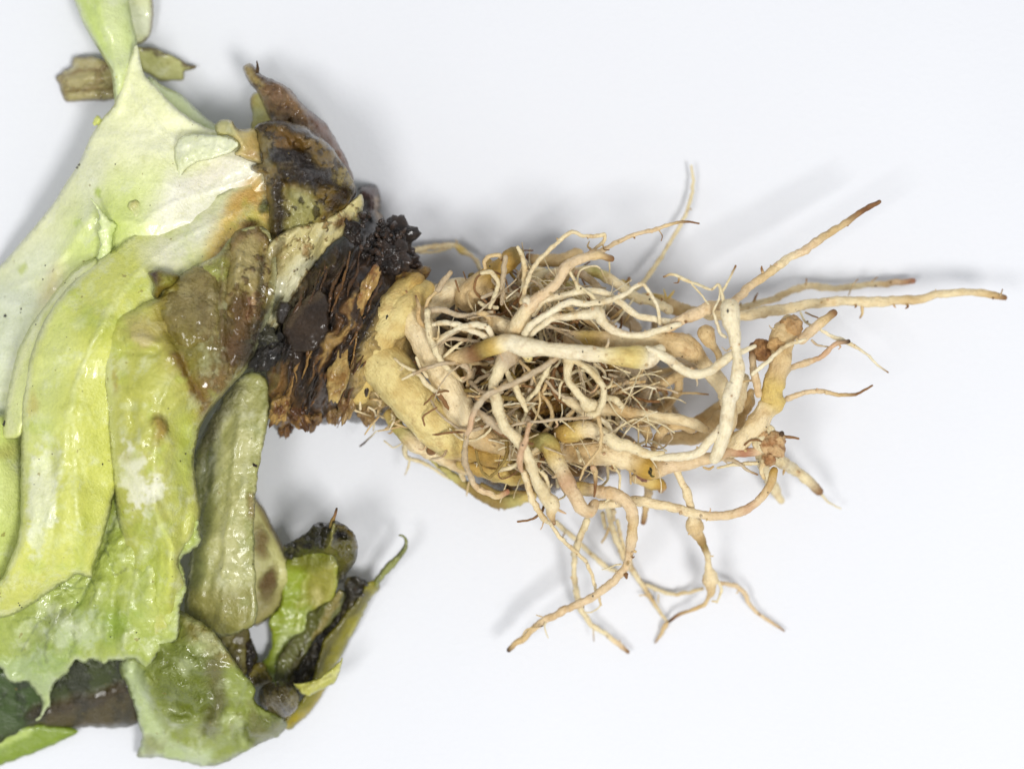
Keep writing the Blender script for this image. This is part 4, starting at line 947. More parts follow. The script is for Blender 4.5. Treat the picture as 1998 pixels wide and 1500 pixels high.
for i, (x, y, z, a_, b_, c_, an, c1, c2) in enumerate(SC):
    if a_ < b_ * 1.9:
        blob('leaf_scar', x, y, z - 12, a_ * 1.1, b_ * 1.15, c_, an, c1, crown, M_CROWN, 0.55, 1.9, i * 7 + 1, 0.55, c2, 40, 26)
    elif sum(c1) > 330 and (i % 2 == 0 or y > 770):      # pale cut leaf bases, set in the dark tissue
        blob('leaf_scar', x, y, z - c_ * 0.6 + 3, a_ * 1.05, b_ * 1.15, c_, an, c1, crown, M_CROWN, 0.55, 1.3, i * 7 + 1, 0.25, c2, 44, 26)
for i in range(70):     # thin fibres and slimy strips between the scars
    x = random.uniform(560, 770); y = random.uniform(500, 800)
    if not (0.30 * (x - 560) < 800 - y + 20 and (x - 560) + 0.75 * (y - 640) > -40 and x < 800 - 0.36 * (y - 560)):
        continue
    t = math.radians(114 + random.uniform(-16, 16)); L = random.uniform(24, 64); pts = []
    c1 = random.choice([(44, 31, 20), (30, 22, 16), (92, 62, 28), (128, 88, 40), (168, 128, 66), (60, 40, 22), (36, 26, 18)])
    for f in (-1, -0.4, 0.3, 1):
        px_, py_ = x + math.cos(t) * L * f + random.uniform(-5, 5), y + math.sin(t) * L * f
        zz = float(CH(np.array([px_]), np.array([py_]))[0])
        pts.append((px_, py_, zz + random.uniform(-4, 10) - 8 * abs(f), random.uniform(1.2, 4.2) * (1 if abs(f) < 0.9 else 0.5), c1))
    tube('leaf_scar', pts, parent=crown, lump=0.25, mat=M_CROWN, rot=0.5)
for i in range(90):     # crumbs of rotten tissue on the dark shoulder
    x = 706 + 86 * random.random(); y = 420 + 100 * random.random() + (x - 720) * 0.4
    z = 226 - (x - 720) * 0.5
    blob('rot_crumb', x, y, z, random.uniform(3, 10), random.uniform(3, 7), random.uniform(5, 10), random.uniform(0, 180), random.choice([(48, 36, 30), (78, 56, 40), (36, 28, 24), (60, 44, 34)]), crown, M_CROWN, 0.55, 1.8, i + 90, 0.8, None, 10, 7)
lab(sheet('leaf_stub', [(552, 646), (556, 620), (572, 602), (590, 590), (606, 570), (626, 562), (640, 580), (644, 610), (642, 640), (636, 664), (616, 680), (590, 688), (566, 680), (556, 664)],
      [(556, 650, 300), (600, 600, 306), (630, 570, 304), (640, 650, 318), (590, 684, 308), (600, 640, 314)], (52, 37, 23), [('e', (600, 640, 30, 26, 0), (72, 54, 36), 0.7, 0.8, 0.5), ('l', ([(560, 630), (600, 590), (630, 568)], 8), (104, 86, 58), 0.6, 0.8, 0.4)],
      roll=(14, 10), wrinkle=(3, 40), crease=(3, 70), jag=5, step=3.4, mat=M_CROWN, rotbase=0.3, rimcol=((96, 74, 46), 4, 0.5), parent=plant), 'dark brown wet skin flap')
lab(sheet('leaf_stub', [(540, 598), (546, 586), (560, 588), (571, 598), (562, 612), (552, 634), (540, 630), (537, 612)],
      [(545, 590, 314), (565, 598, 318), (545, 628, 310), (552, 610, 326)], (46, 38, 32), [], roll=(14, 8), wrinkle=(4, 14), jag=2, step=3, rotbase=0.5, parent=plant), 'small black leaf scale')
# ------------------------------------------------------------------ roots
def root(pts, tone='cream', **k):
    return tube('root', pts, tone, parent=plant, **k)


def fine(parent, pts, tone='cream', **k):
    return tube('rootlet', pts, tone, parent=parent, **k)


P_ = lambda *a: rp('p', a)
Q_ = lambda *a: rp('q', a)
R_ = lambda *a: rp('r', a)
S_ = lambda *a: rp('s', a)
T_ = lambda *a: rp('t', a)
U_ = lambda *a: rp('u', a)
O_ = lambda *a: rp('o', a)

# filler body in the root ball, dark brown for soil and deep shade
core = sheet('root_core', [(850, 620), (900, 580), (980, 570), (1080, 590), (1150, 630), (1180, 690), (1176, 740), (1186, 800), (1220, 850), (1200, 920), (1120, 950), (1020, 970), (940, 930), (890, 850), (850, 760)],
      [(860, 640, 90), (950, 600, 80), (1100, 620, 70), (1170, 720, 50), (1050, 720, 120), (950, 720, 130), (1000, 820, 130), (1150, 860, 110), (1050, 940, 90), (920, 860, 120)], (126, 98, 56),
      [('n', (40, 0.05), (150, 116, 48), 0.8, 0.4, 0.5), ('n', (24, 0.2), (50, 36, 22), 0.85, 0.3, 0.9)], roll=(70, 50), wrinkle=(36, 46), jag=12, step=5, mat=M_CROWN, thick=12, rotbase=0.5, parent=plant)
lab(core, 'dark filler in the root ball, coloured for soil stain and deep shade')
for i, (x, y, z, a_, b_, c_, an, c1, c2) in enumerate([
        (1030, 800, 180, 44, 17, 24, -18, (176, 132, 56), (110, 74, 30)), (1080, 785, 200, 36, 20, 24, -25, (190, 146, 62), (120, 80, 34)), (1020, 738, 210, 20, 26, 24, 10, (184, 150, 58), (120, 90, 40)), (1158, 764, 180, 26, 22, 22, 0, (170, 140, 66), (100, 78, 40)),
        (935, 768, 200, 26, 16, 20, 20, (170, 146, 110), (120, 92, 62)), (985, 700, 250, 22, 20, 22, 0, (176, 156, 120), (120, 100, 72)), (1110, 900, 180, 40, 26, 30, 20, (130, 96, 44), (70, 50, 28)), (1090, 830, 206, 30, 20, 20, 10, (60, 46, 28), (120, 96, 40)), (995, 905, 180, 60, 22, 26, 8, (190, 158, 76), (140, 104, 40)),
        (1060, 690, 190, 40, 14, 20, 5, (150, 120, 56), (80, 60, 32)), (1190, 820, 150, 22, 16, 20, 0, (140, 106, 56), (90, 66, 36))]):
    blob('root_gall', x, y, z, a_, b_, c_, an, c1, core, M_CROWN, 0.4, 1.9, i * 5 + 400, 0.5, c2, 28, 18)

# thick roots leaving the crown
r1 = root(O_((706, 700, 190, 30, 'gold'), (742, 706, 222, 44, 'yellow'), (780, 750, 230, 45, 'yellow'), (824, 806, 228, 43, 'yellow'), (866, 850, 212, 38, 'yellow'), (888, 872, 200, 30, 'gold'), (900, 884, 190, 18, 'tan')), lump=0.05, wig=0.5)
lab(r1, 'thick yellow main root')
rc = root(O_((700, 770, 180, 22, 'gold'), (716, 716, 214, 26, 'gold'), (742, 660, 236, 30, 'yellow'), (776, 616, 236, 30, 'yellow'), (812, 584, 214, 26, 'gold'), (830, 566, 190, 20, 'gold')), lump=0.07)
rd_ = root(O_((720, 640, 236, 20, 'gold'), (752, 606, 238, 24, 'yellow'), (786, 572, 216, 24, 'gold'), (810, 552, 190, 20, 'mustard')), lump=0.1)
r2 = root(O_((790, 600, 222, 30, 'gold'), (822, 648, 244, 31, 'cream'), (848, 706, 250, 27, 'cream'), (880, 764, 244, 27, 'cream'), (908, 818, 230, 29, 'cream'), (940, 852, 218, 25, 'tan'), (990, 872, 210, 21, 'tan'), (1040, 892, 206, 16, 'tan')), lump=0.06, wig=0.5)
r3 = root(P_((150, 720, 180, 110, 'cream'), (300, 660, 180, 115, 'cream'), (430, 590, 172, 100, 'cream')) + P_((560, 540, 150, 40)), 'cream', lump=0.06)
r4 = root(P_((520, 650, 200, 90, 'tan'), (600, 560, 210, 105, 'tan'), (700, 460, 216, 92, 'mustard'), (790, 400, 220, 70, 'mustard'), (860, 340, 226, 78, 'mustard'), (910, 310, 226, 66, 'olive')), lump=0.09)
r5 = root(P_((1005, 320, 130, 26, 'brown'), (1060, 355, 130, 46, 'tan'), (1180, 355, 130, 52, 'tan'), (1300, 330, 126, 52, 'tan'), (1390, 300, 120, 42, 'tan')), lump=0.12, start='brown')
r6 = root(P_((880, 960, 290, 80), (920, 860, 310, 68), (980, 760, 322, 56), (1050, 680, 330, 46, 'pink'), (1150, 600, 334, 41, 'pink'), (1240, 500, 336, 42, 'pink'), (1300, 405, 334, 42, 'pink'), (1400, 345, 326, 38, 'pink'), (1530, 312, 310, 31, 'tan'), (1650, 340, 296, 25, 'brown')), 'cream')
fine(r6, P_((1000, 690, 330, 48), (985, 665, 330, 40)), 'white')
fine(r6, P_((950, 680, 320, 18), (990, 530, 310, 18), (1050, 400, 300, 18), (1220, 220, 286, 17), (1350, 130, 276, 16), (1420, 160, 270, 15), (1570, 155, 262, 17), (1600, 150, 260, 17), (1590, 200, 250, 15), (1450, 310, 236, 10)), 'cream', tip='rose')
r7 = root(Q_((-40, 480, 200, 26), (80, 400, 216, 24), (200, 340, 222, 22), (340, 292, 226, 21), (500, 210, 230, 19), (640, 150, 226, 18), (800, 110, 220, 16), (920, 72, 214, 13, 'tan'), (1040, 50, 206, 9, 'brown'), (1135, 65, 200, 7, 'brown')), 'pink')
fine(r7, U_((20, 720, 90, 12), (90, 670, 84, 12), (150, 612, 76, 12), (220, 510, 60, 11), (290, 398, 44, 10), (345, 290, 34, 9), (380, 160, 30, 9), (372, 60, 30, 6)), 'pale')
# arching white roots over the top right of the ball
r9 = root(P_((970, 930, 330, 30), (1010, 870, 340, 30), (1080, 815, 346, 28), (1200, 740, 346, 27), (1330, 680, 344, 26), (1480, 690, 336, 25), (1640, 660, 330, 24), (1760, 615, 330, 20), (1860, 545, 332, 16)) + Q_((710, 545, 330, 15), (760, 620, 320, 15), (810, 720, 310, 15), (830, 850, 300, 14)), 'white', lump=0.06)
r10 = root(P_((1040, 770, 316, 26), (1120, 665, 320, 28), (1260, 630, 320, 28), (1440, 590, 318, 28), (1580, 600, 312, 27), (1720, 680, 304, 27), (1850, 780, 298, 27), (1980, 810, 292, 26)) + Q_((900, 830, 290, 26)), 'white', lump=0.06)
r11 = root(P_((990, 960, 316, 20), (1100, 870, 324, 25), (1200, 805, 328, 28), (1340, 790, 332, 30), (1460, 775, 334, 42), (1540, 770, 336, 58), (1580, 830, 334, 36), (1640, 880, 330, 32), (1760, 930, 326, 30), (1880, 935, 322, 28), (1990, 902, 318, 27)) + Q_((900, 870, 314, 26), (980, 850, 308, 22)), 'white', lump=0.06)
fine(r11, Q_((380, 790, 336, 26), (360, 760, 338, 40)), 'white')
r12 = root(P_((360, 1140, 270, 44, 'tan'), (470, 1105, 290, 58, 'tan'), (590, 1075, 310, 70, 'brown'), (650, 1050, 318, 74, 'olive'), (740, 1020, 326, 74, 'gold'), (850, 990, 334, 64), (980, 1030, 340, 74), (1100, 1040, 342, 60), (1300, 1060, 342, 58), (1500, 1085, 340, 62), (1700, 1100, 336, 74, 'yellow'), (1850, 1110, 330, 92, 'yellow')) + Q_((720, 1120, 324, 84), (790, 1080, 322, 66), (830, 1050, 320, 50)), 'white', lump=0.05, wig=0.5)
lab(r12, 'long smooth pale root across the top of the root ball')
fine(r12, P_((985, 1060, 336, 60, 'white'), (1000, 1110, 330, 42, 'yellow')), 'white')
fine(r12, Q_((730, 1050, 330, 36), (840, 1090, 330, 38), (960, 1170, 330, 38), (1080, 1240, 332, 38), (1200, 1222, 332, 36), (1300, 1150, 330, 36), (1400, 1090, 326, 32), (1500, 1050, 320, 22), (1570, 1020, 314, 16)), 'white', lump=0.05)
r13 = root(P_((1335, 960, 262, 60, 'pink'), (1450, 955, 264, 62, 'gold'), (1600, 970, 268, 65, 'tan'), (1720, 980, 270, 60)) + Q_((640, 985, 270, 60), (760, 970, 274, 68), (860, 985, 276, 74, 'tan'), (960, 1010, 276, 92, 'tan'), (1050, 1050, 272, 92, 'tan'), (1130, 1120, 262, 62, 'tan'), (1210, 1210, 252, 58, 'cream'), (1290, 1300, 244, 58), (1350, 1430, 240, 58)) + S_((1340, 210, 240, 58), (1380, 320, 242, 58), (1375, 430, 244, 58), (1330, 560, 244, 62), (1280, 680, 240, 50)), 'cream', lump=0.10)
fine(r13, Q_((1150, 1150, 262, 40, 'brown'), (1180, 1190, 258, 26, 'brown')), 'brown')
r14 = root(Q_((880, 880, 280, 40), (960, 840, 290, 46), (1100, 775, 294, 48), (1230, 720, 290, 44), (1340, 690, 280, 36)) + U_((560, 735, 270, 22), (640, 660, 258, 21), (740, 590, 246, 21, 'tan'), (830, 520, 236, 21, 'cream'), (940, 460, 228, 20), (1030, 400, 220, 18, 'tan'), (1110, 350, 214, 17, 'tan'), (1190, 290, 206, 14, 'brown'), (1290, 235, 200, 10, 'brown')), 'pink', lump=0.10, wig=1.4)
lab(r14, 'long root reaching up to the upper edge')
r15 = root(Q_((1375, 720, 330, 76), (1380, 780, 334, 76), (1385, 860, 336, 62), (1415, 980, 336, 42), (1440, 1090, 336, 38), (1445, 1190, 336, 50), (1420, 1320, 336, 58), (1380, 1440, 334, 50)) + S_((1400, 110, 334, 54), (1375, 250, 332, 54), (1355, 400, 326, 58), (1310, 560, 314, 58), (1255, 700, 296, 46)), 'white', lump=0.07)
fine(r15, S_((770, 690, 286, 20), (900, 685, 290, 32), (1020, 680, 296, 34), (1130, 640, 304, 36), (1220, 560, 312, 38), (1310, 460, 320, 40)), 'white', lump=0.05)
r16 = root(Q_((1200, 760, 200, 60)) + U_((600, 790, 190, 27), (700, 780, 178, 27), (850, 750, 164, 26), (1000, 730, 152, 26), (1150, 715, 142, 25), (1300, 720, 134, 24), (1450, 710, 128, 24, 'tan'), (1600, 685, 126, 20), (1750, 675, 128, 18), (1850, 690, 130, 18, 'tan'), (1900, 702, 130, 15, 'brown')), 'cream', lump=0.08, wig=1.2)
r17 = root(U_((560, 770, 110, 20), (640, 745, 92, 19), (760, 712, 74, 18), (880, 662, 62, 17), (950, 648, 56, 17), (1100, 655, 48, 16), (1250, 640, 42, 15), (1400, 625, 38, 15, 'rose'), (1455, 620, 36, 14, 'red')), 'cream', lump=0.08, wig=1.2)
for pr, pts in ((r17, U_((930, 650, 60, 5), (934, 610, 76, 3))), (r17, U_((1140, 690, 60, 4), (1160, 640, 80, 3), (1185, 612, 90, 2))), (r17, U_((1250, 625, 50, 4), (1280, 602, 60, 2.5))), (r16, U_((1205, 740, 140, 10), (1205, 780, 130, 8), (1195, 800, 124, 4))), (r16, U_((1880, 690, 140, 5), (1890, 662, 150, 3)))):
    fine(pr, pts, 'tan', tip='brown')
# knobbly gall at the right
g = root(Q_((1830, 850, 250, 92, 'tan'), (1800, 930, 258, 112, 'tan'), (1760, 1030, 262, 100, 'tan'), (1770, 1130, 262, 88, 'tan'), (1750, 1220, 260, 72, 'tan'), (1730, 1320, 258, 92, 'gold'), (1710, 1420, 256, 104, 'gold')) + S_((1730, 250, 254, 92, 'gold'), (1650, 340, 252, 80), (1580, 440, 248, 80), (1470, 550, 242, 84), (1380, 620, 238, 74)), 'cream', lump=0.16)
lab(g, 'swollen knobbly brown root gall')
blob('root_gall', *[(1080 + 1630 / 3.996), (420 + 1050 / 3.996)], 250, 24, 20, 22, 30, (176, 132, 84), g, M_ROOT, 0.4, 1.8, 801, 0.6, (120, 80, 48), 22, 14)
blob('root_gall', 1080 + 1850 / 3.996, 420 + 870 / 3.996, 262, 24, 20, 22, 40, (206, 168, 116), g, M_ROOT, 0.4, 1.8, 805, 0.6, (170, 128, 78), 22, 14)
blob('root_gall', 1080 + 1740 / 3.996, 420 + 1000 / 3.996, 270, 20, 18, 20, 40, (210, 172, 116), g, M_ROOT, 0.4, 1.8, 809, 0.6, (170, 128, 78), 22, 14)
fine(g, U_((910, 905, 230, 26), (970, 850, 226, 25), (1020, 812, 222, 24, 'tan'), (1066, 776, 220, 18, 'brown')), 'pink')
fine(g, Q_((1545, 1075, 270, 24, 'brown'), (1560, 1160, 276, 28), (1575, 1280, 278, 30), (1600, 1400, 272, 30)), 'pink')
fine(g, U_((855, 1045, 236, 15), (930, 1020, 230, 16), (1000, 990, 224, 14, 'rose'), (1080, 928, 216, 11, 'rose'), (1140, 915, 210, 9)), 'pink', tip='dark')
fine(g, U_((840, 1195, 236, 15), (920, 1165, 230, 13), (1000, 1160, 224, 12), (1100, 1175, 216, 10, 'tan'), (1180, 1170, 210, 8, 'brown'), (1220, 1150, 206, 6, 'brown'), (1255, 1130, 204, 5, 'brown')), 'pink')
fine(g, U_((670, 1075, 300, 11), (760, 1000, 300, 10), (830, 940, 296, 10), (930, 905, 286, 8)), 'white')
fine(g, U_((905, 775, 180, 6), (930, 820, 190, 6), (990, 850, 196, 8), (1060, 890, 196, 9), (1110, 910, 196, 13), (1150, 930, 192, 10), (1220, 970, 184, 7), (1280, 1030, 176, 6), (1332, 1066, 170, 4)), 'white', tip='brown')
fine(g, U_((930, 775, 180, 5), (990, 800, 176, 4)), 'grey', tip='brown')
fine(g, U_((960, 910, 220, 6), (985, 932, 216, 6), (1040, 942, 210, 4)), 'grey')
# twiggy rootlets above the white bulb
fine(r15, Q_((860, 480, 300, 8, 'grey'), (915, 462, 304, 12), (1000, 490, 308, 13), (1080, 530, 312, 12), (1150, 550, 316, 11), (1230, 580, 320, 10), (1290, 545, 324, 11), (1310, 610, 326, 14), (1335, 700, 328, 17)), 'pale', start='brown')
fine(r15, Q_((1315, 600, 324, 10), (1370, 500, 320, 9), (1420, 395, 316, 9)), 'pale', tip='brown')
fine(r15, Q_((1080, 540, 310, 7), (1150, 620, 304, 7), (1230, 720, 298, 7)), 'pale')
fine(r15, Q_((1300, 580, 324, 8), (1280, 680, 322, 9), (1250, 750, 316, 11), (1275, 850, 312, 13), (1310, 930, 312, 14), (1345, 950, 316, 10)), 'white')
fine(r13, Q_((1190, 920, 280, 76, 'tan'), (1210, 970, 276, 60), (1250, 1020, 270, 32), (1290, 1090, 264, 28), (1290, 1170, 256, 26)), 'tan', lump=0.08)
# back roots along the upper edge of the ball
r20 = root(P_((1000, 480, 170, 36), (1200, 450, 176, 36), (1400, 440, 180, 46, 'cream'), (1520, 445, 178, 46, 'green'), (1640, 500, 172, 42), (1750, 570, 168, 44), (1850, 640, 164, 42), (1990, 680, 158, 36)) + Q_((900, 740, 140, 40)), 'pale', lump=0.08)
r21 = root(P_((1000, 560, 140, 66, 'tan'), (1150, 540, 140, 66, 'gold'), (1300, 560, 136, 60, 'green'), (1450, 640, 130, 58, 'cream'), (1600, 690, 120, 54, 'cream')), 'cream', lump=0.1)
r22 = root(P_((1560, 700, 90, 50, 'grey'), (1660, 750, 90, 62, 'grey'), (1760, 810, 86, 60, 'grey'), (1850, 880, 80, 44, 'grey')), 'grey', lump=0.08)
fine(r20, P_((1380, 450, 200, 26, 'rose'), (1450, 480, 204, 32), (1560, 570, 206, 26), (1620, 620, 204, 20)), 'grey')
fine(r20, P_((1325, 440, 330, 14), (1365, 510, 332, 14), (1390, 580, 334, 15)), 'pale')
fine(r20, P_((1385, 550, 334, 12), (1470, 605, 334, 14), (1520, 660, 330, 14), (1510, 730, 322, 12)), 'pale')
fine(r20, P_((1635, 370, 240, 7), (1635, 450, 210, 5)), 'pale')
fine(r20, P_((1240, 600, 300, 8), (1236, 760, 290, 8)), 'pale'); fine(r20, P_((1430, 690, 300, 10), (1425, 770, 280, 9)), 'pale'); fine(r20, P_((1740, 730, 200, 14), (1650, 810, 170, 12)), 'tan'); fine(r20, P_((1790, 770, 200, 10), (1750, 840, 170, 9)), 'tan')
r23 = root(Q_((540, 520, 90, 24, 'gold'), (660, 640, 96, 40, 'cream'), (780, 640, 96, 42, 'gold'), (900, 700, 100, 50, 'tan'), (1000, 740, 104, 56, 'tan'), (1120, 760, 110, 50, 'tan')), 'cream', lump=0.14)
fine(r23, Q_((560, 550, 90, 20), (590, 490, 96, 12)), 'gold', tip='brown'); fine(r23, Q_((900, 640, 110, 14), (940, 590, 116, 6)), 'gold'); fine(r23, Q_((880, 650, 110, 10), (860, 580, 120, 5)), 'gold')
# pale root at the far left top, lying on the paper
r24 = root(P_((-30, 310, 60, 22), (80, 285, 40, 25), (200, 255, 32, 22), (300, 240, 28, 22), (420, 232, 28, 22), (470, 262, 30, 32, 'gold'), (550, 310, 34, 19), (600, 360, 40, 17), (640, 440, 60, 17)), 'cream', lump=0.12)
fine(r24, P_((150, 290, 30, 12), (280, 285, 28, 12), (400, 250, 28, 12)), 'cream')
fine(r24, P_((160, 520, 40, 14), (240, 535, 36, 14), (320, 560, 40, 14)), 'pale')
# --- fine roots on the left face of the ball
for pr, t, pts in (
        (r3, 'grey', P_((215, 745, 270, 28), (330, 738, 280, 24), (430, 775, 286, 22), (560, 780, 286, 20), (720, 755, 280, 15))),
        (r2, 'pale', P_((215, 750, 284, 26), (220, 860, 296, 26), (255, 1000, 300, 26), (305, 1120, 296, 25), (395, 1215, 284, 22), (480, 1285, 270, 16))),
        (r2, 'white', P_((230, 860, 290, 16), (370, 838, 306, 22), (520, 880, 312, 25), (640, 930, 310, 24), (730, 985, 300, 18))),
        (r2, 'white', P_((265, 1010, 286, 24), (360, 935, 300, 24), (480, 875, 314, 24), (600, 848, 320, 24), (690, 890, 318, 24), (735, 975, 306, 20))),
        (r2, 'grey', P_((295, 1030, 270, 15), (380, 962, 280, 15), (480, 968, 284, 15), (640, 995, 284, 14))),
        (r2, 'pale', P_((340, 1110, 276, 17), (430, 1030, 282, 15), (490, 985, 280, 12))),
        (r3, 'tan', P_((125, 630, 262, 10, 'brown'), (145, 720, 276, 16), (155, 830, 284, 19), (200, 868, 284, 16))),
        (r3, 'tan', P_((190, 750, 262, 12), (225, 660, 272, 15), (290, 592, 270, 13))),
        (r3, 'grey', P_((300, 580, 280, 24), (345, 510, 290, 24), (395, 448, 296, 20))),
        (r3, 'brown', P_((435, 510, 276, 8), (450, 560, 276, 7), (465, 600, 272, 5))),
        (r4, 'grey', P_((825, 330, 300, 22), (808, 450, 296, 23), (800, 560, 286, 20), (795, 690, 270, 16))),
        (r4, 'pale', P_((640, 450, 290, 18), (710, 445, 296, 18), (765, 520, 292, 18), (745, 610, 284, 18), (700, 720, 274, 16))),
        (r4, 'pale', P_((920, 250, 300, 14), (960, 330, 300, 20), (968, 440, 296, 20), (965, 560, 290, 18), (940, 680, 280, 18))),
        (r4, 'tan', P_((665, 420, 290, 14), (665, 350, 290, 16), (710, 318, 290, 17), (775, 312, 290, 18), (795, 345, 286, 14, 'brown'))),
        (r4, 'brown', P_((890, 560, 280, 24, 'dark'), (940, 590, 278, 20, 'brown'), (960, 620, 276, 18, 'tan'))),
        (r4, 'tan', P_((570, 810, 270, 22), (610, 765, 286, 24), (670, 770, 290, 24), (700, 830, 284, 24), (690, 880, 274, 18))),
        (r4, 'cream', P_((690, 830, 260, 70), (800, 860, 270, 66), (900, 900, 276, 56))),
        (r4, 'pale', P_((620, 680, 250, 14), (680, 715, 256, 18), (760, 720, 256, 16))),
        (r2, 'grey', P_((320, 1150, 270, 24), (440, 1150, 282, 24), (530, 1195, 284, 23), (545, 1245, 280, 22), (490, 1292, 266, 18))),
        (r2, 'grey', P_((100, 1240, 292, 14), (200, 1195, 300, 15), (320, 1160, 300, 16), (430, 1150, 294, 14))),
        (r2, 'grey', P_((580, 1200, 240, 20), (560, 1260, 236, 18), (540, 1330, 230, 14))),
        (r2, 'grey', P_((700, 1240, 250, 18), (620, 1280, 250, 17), (560, 1340, 240, 14), (530, 1420, 220, 12))),
        (r1, 'pale', R_((-40, -80, 280, 10), (40, -20, 286, 14), (150, 40, 288, 18), (200, 110, 284, 20), (300, 190, 276, 18))),
        (r1, 'pale', R_((130, -90, 290, 12), (165, -10, 290, 15), (215, 60, 284, 14))),
        (r1, 'pale', R_((20, 80, 292, 10), (100, 40, 294, 12), (190, 10, 290, 10))),
        (r1, 'dark', R_((300, 190, 262, 22, 'brown'), (360, 270, 262, 18, 'brown'), (420, 380, 252, 14, 'brown')))):
    fine(pr, pts, t, lump=0.08)
# --- the tall vertical root over the middle and its neighbours
r30 = root(P_((850, 1090, 316, 84, 'grey'), (810, 1150, 320, 70, 'grey'), (770, 1210, 324, 50), (735, 1300, 328, 43), (735, 1420, 330, 42)) + R_((735, 180, 332, 43), (765, 320, 334, 46), (830, 455, 336, 46), (920, 570, 336, 46), (1000, 690, 332, 43), (1060, 850, 322, 43), (1130, 980, 310, 50), (1190, 1060, 300, 58, 'cream'), (1180, 1130, 294, 36, 'tan'), (1205, 1205, 288, 13, 'brown')), 'pale', lump=0.07)
lab(r30, 'pale root curving down over the middle of the root ball')
fine(r30, P_((1235, 1105, 330, 22), (1150, 1160, 336, 23), (1060, 1220, 342, 23), (950, 1285, 346, 23), (800, 1345, 348, 24), (690, 1400, 346, 24)) + R_((600, 300, 338, 25), (560, 410, 328, 26, 'rose'), (515, 550, 312, 25), (505, 690, 298, 25), (540, 815, 284, 25), (600, 920, 272, 26, 'pink'), (690, 965, 266, 25, 'pink'), (770, 992, 262, 24, 'tan'), (835, 955, 258, 22, 'red')), 'grey', lump=0.09)
fine(r30, P_((830, 1210, 310, 20), (890, 1330, 306, 24)) + R_((900, 140, 304, 25), (945, 230, 300, 24), (988, 325, 294, 18)), 'pale')
fine(r30, P_((1190, 1110, 310, 22), (1135, 1240, 300, 22), (1070, 1360, 284, 20), (990, 1440, 266, 18)), 'pale')
fine(r30, P_((1320, 1120, 312, 46), (1305, 1220, 318, 32), (1320, 1310, 322, 27)) + R_((1340, 135, 322, 28), (1420, 230, 318, 32), (1470, 280, 312, 60), (1510, 290, 310, 58)), 'pale', lump=0.07)
fine(r30, P_((1330, 1120, 318, 24), (1450, 1185, 324, 24), (1545, 1280, 328, 25)) + R_((1590, 140, 328, 25), (1585, 250, 326, 25), (1540, 345, 322, 24), (1480, 360, 318, 30)), 'pale', lump=0.06)
fine(r30, R_((1540, 350, 318, 22), (1560, 450, 322, 15), (1572, 580, 322, 15), (1530, 660, 318, 13), (1450, 760, 310, 12), (1405, 860, 300, 10)), 'tan')
fine(r30, R_((850, 450, 330, 10), (950, 420, 334, 12), (1080, 408, 334, 12), (1250, 390, 330, 13), (1400, 385, 326, 13), (1510, 372, 320, 15)), 'grey')
fine(r30, R_((1010, 425, 346, 17), (985, 540, 350, 22), (945, 650, 350, 25, 'rose'), (932, 740, 346, 23), (950, 795, 338, 14)), 'rose')
fine(r30, R_((1060, 770, 320, 16), (1130, 830, 314, 17), (1160, 920, 306, 16), (1165, 1015, 296, 14)), 'pale')
fine(r30, R_((1590, 150, 320, 12), (1640, 130, 318, 12), (1660, 70, 314, 9)), 'pale', tip='brown')
fine(r30, R_((600, 330, 290, 30), (700, 400, 294, 34), (800, 480, 290, 30)), 'grey')
r31 = root(R_((970, 810, 306, 30), (1010, 940, 296, 29), (1060, 1070, 280, 26), (1130, 1170, 262, 23)) + T_((260, 140, 240, 13), (330, 228, 216, 12), (400, 295, 194, 12), (460, 350, 174, 11), (500, 430, 154, 10), (525, 520, 134, 9), (550, 598, 120, 7)), 'cream', tip='tan')
fine(r31, T_((548, 598, 120, 5), (530, 620, 116, 4), (490, 640, 112, 4), (450, 636, 110, 3)), 'pale')
r32 = root(R_((960, 560, 230, 50, 'mustard'), (1060, 560, 246, 66, 'olive'), (1150, 580, 262, 80, 'green'), (1200, 680, 280, 74, 'gold'), (1250, 780, 292, 62, 'cream'), (1300, 880, 300, 57, 'rose'), (1360, 985, 302, 52, 'pink'), (1420, 1085, 298, 54, 'pink'), (1475, 1110, 290, 52, 'pink'), (1520, 1050, 276, 38)), 'pink', lump=0.07)
lab(r32, 'crooked root turning from yellow to pink')
r33 = root(R_((1230, 510, 240, 60, 'dark'), (1290, 500, 256, 72, 'mustard'), (1380, 485, 272, 74, 'gold'), (1480, 470, 280, 64, 'cream'), (1600, 530, 282, 55), (1720, 590, 282, 50)) + S_((560, 590, 282, 46), (660, 630, 284, 40), (760, 665, 286, 32), (850, 655, 286, 22)), 'pale', lump=0.06)
r34 = root(S_((40, 620, 210, 70), (160, 640, 220, 92, 'tan'), (300, 650, 226, 98, 'tan'), (450, 670, 230, 100, 'cream'), (600, 700, 232, 94, 'cream'), (700, 750, 232, 90, 'mustard'), (780, 775, 232, 86, 'mustard'), (870, 765, 234, 60, 'pink'), (1000, 740, 240, 55, 'pink'), (1120, 715, 246, 52, 'pink'), (1250, 690, 250, 48, 'pink'), (1400, 650, 250, 44, 'rose'), (1500, 655, 246, 38, 'red'), (1610, 640, 244, 34, 'pink')), 'pink', lump=0.07)
lab(r34, 'thick horizontal root with dark scarred gall')
blob('root_gall', 1080 + 700 / 3.996, 720 + 840 / 3.996, 222, 15, 8, 14, 20, (150, 104, 84), r34, M_ROOT, 0.5, 2.2, 831, 0.8, (100, 66, 50), 20, 12)
blob('root_gall', 1080 + 750 / 3.996, 720 + 790 / 3.996, 250, 13, 8, 6, 50, (52, 46, 26), r34, M_ROOT, 0.5, 2.2, 836, 0.8, (110, 100, 40), 20, 12)
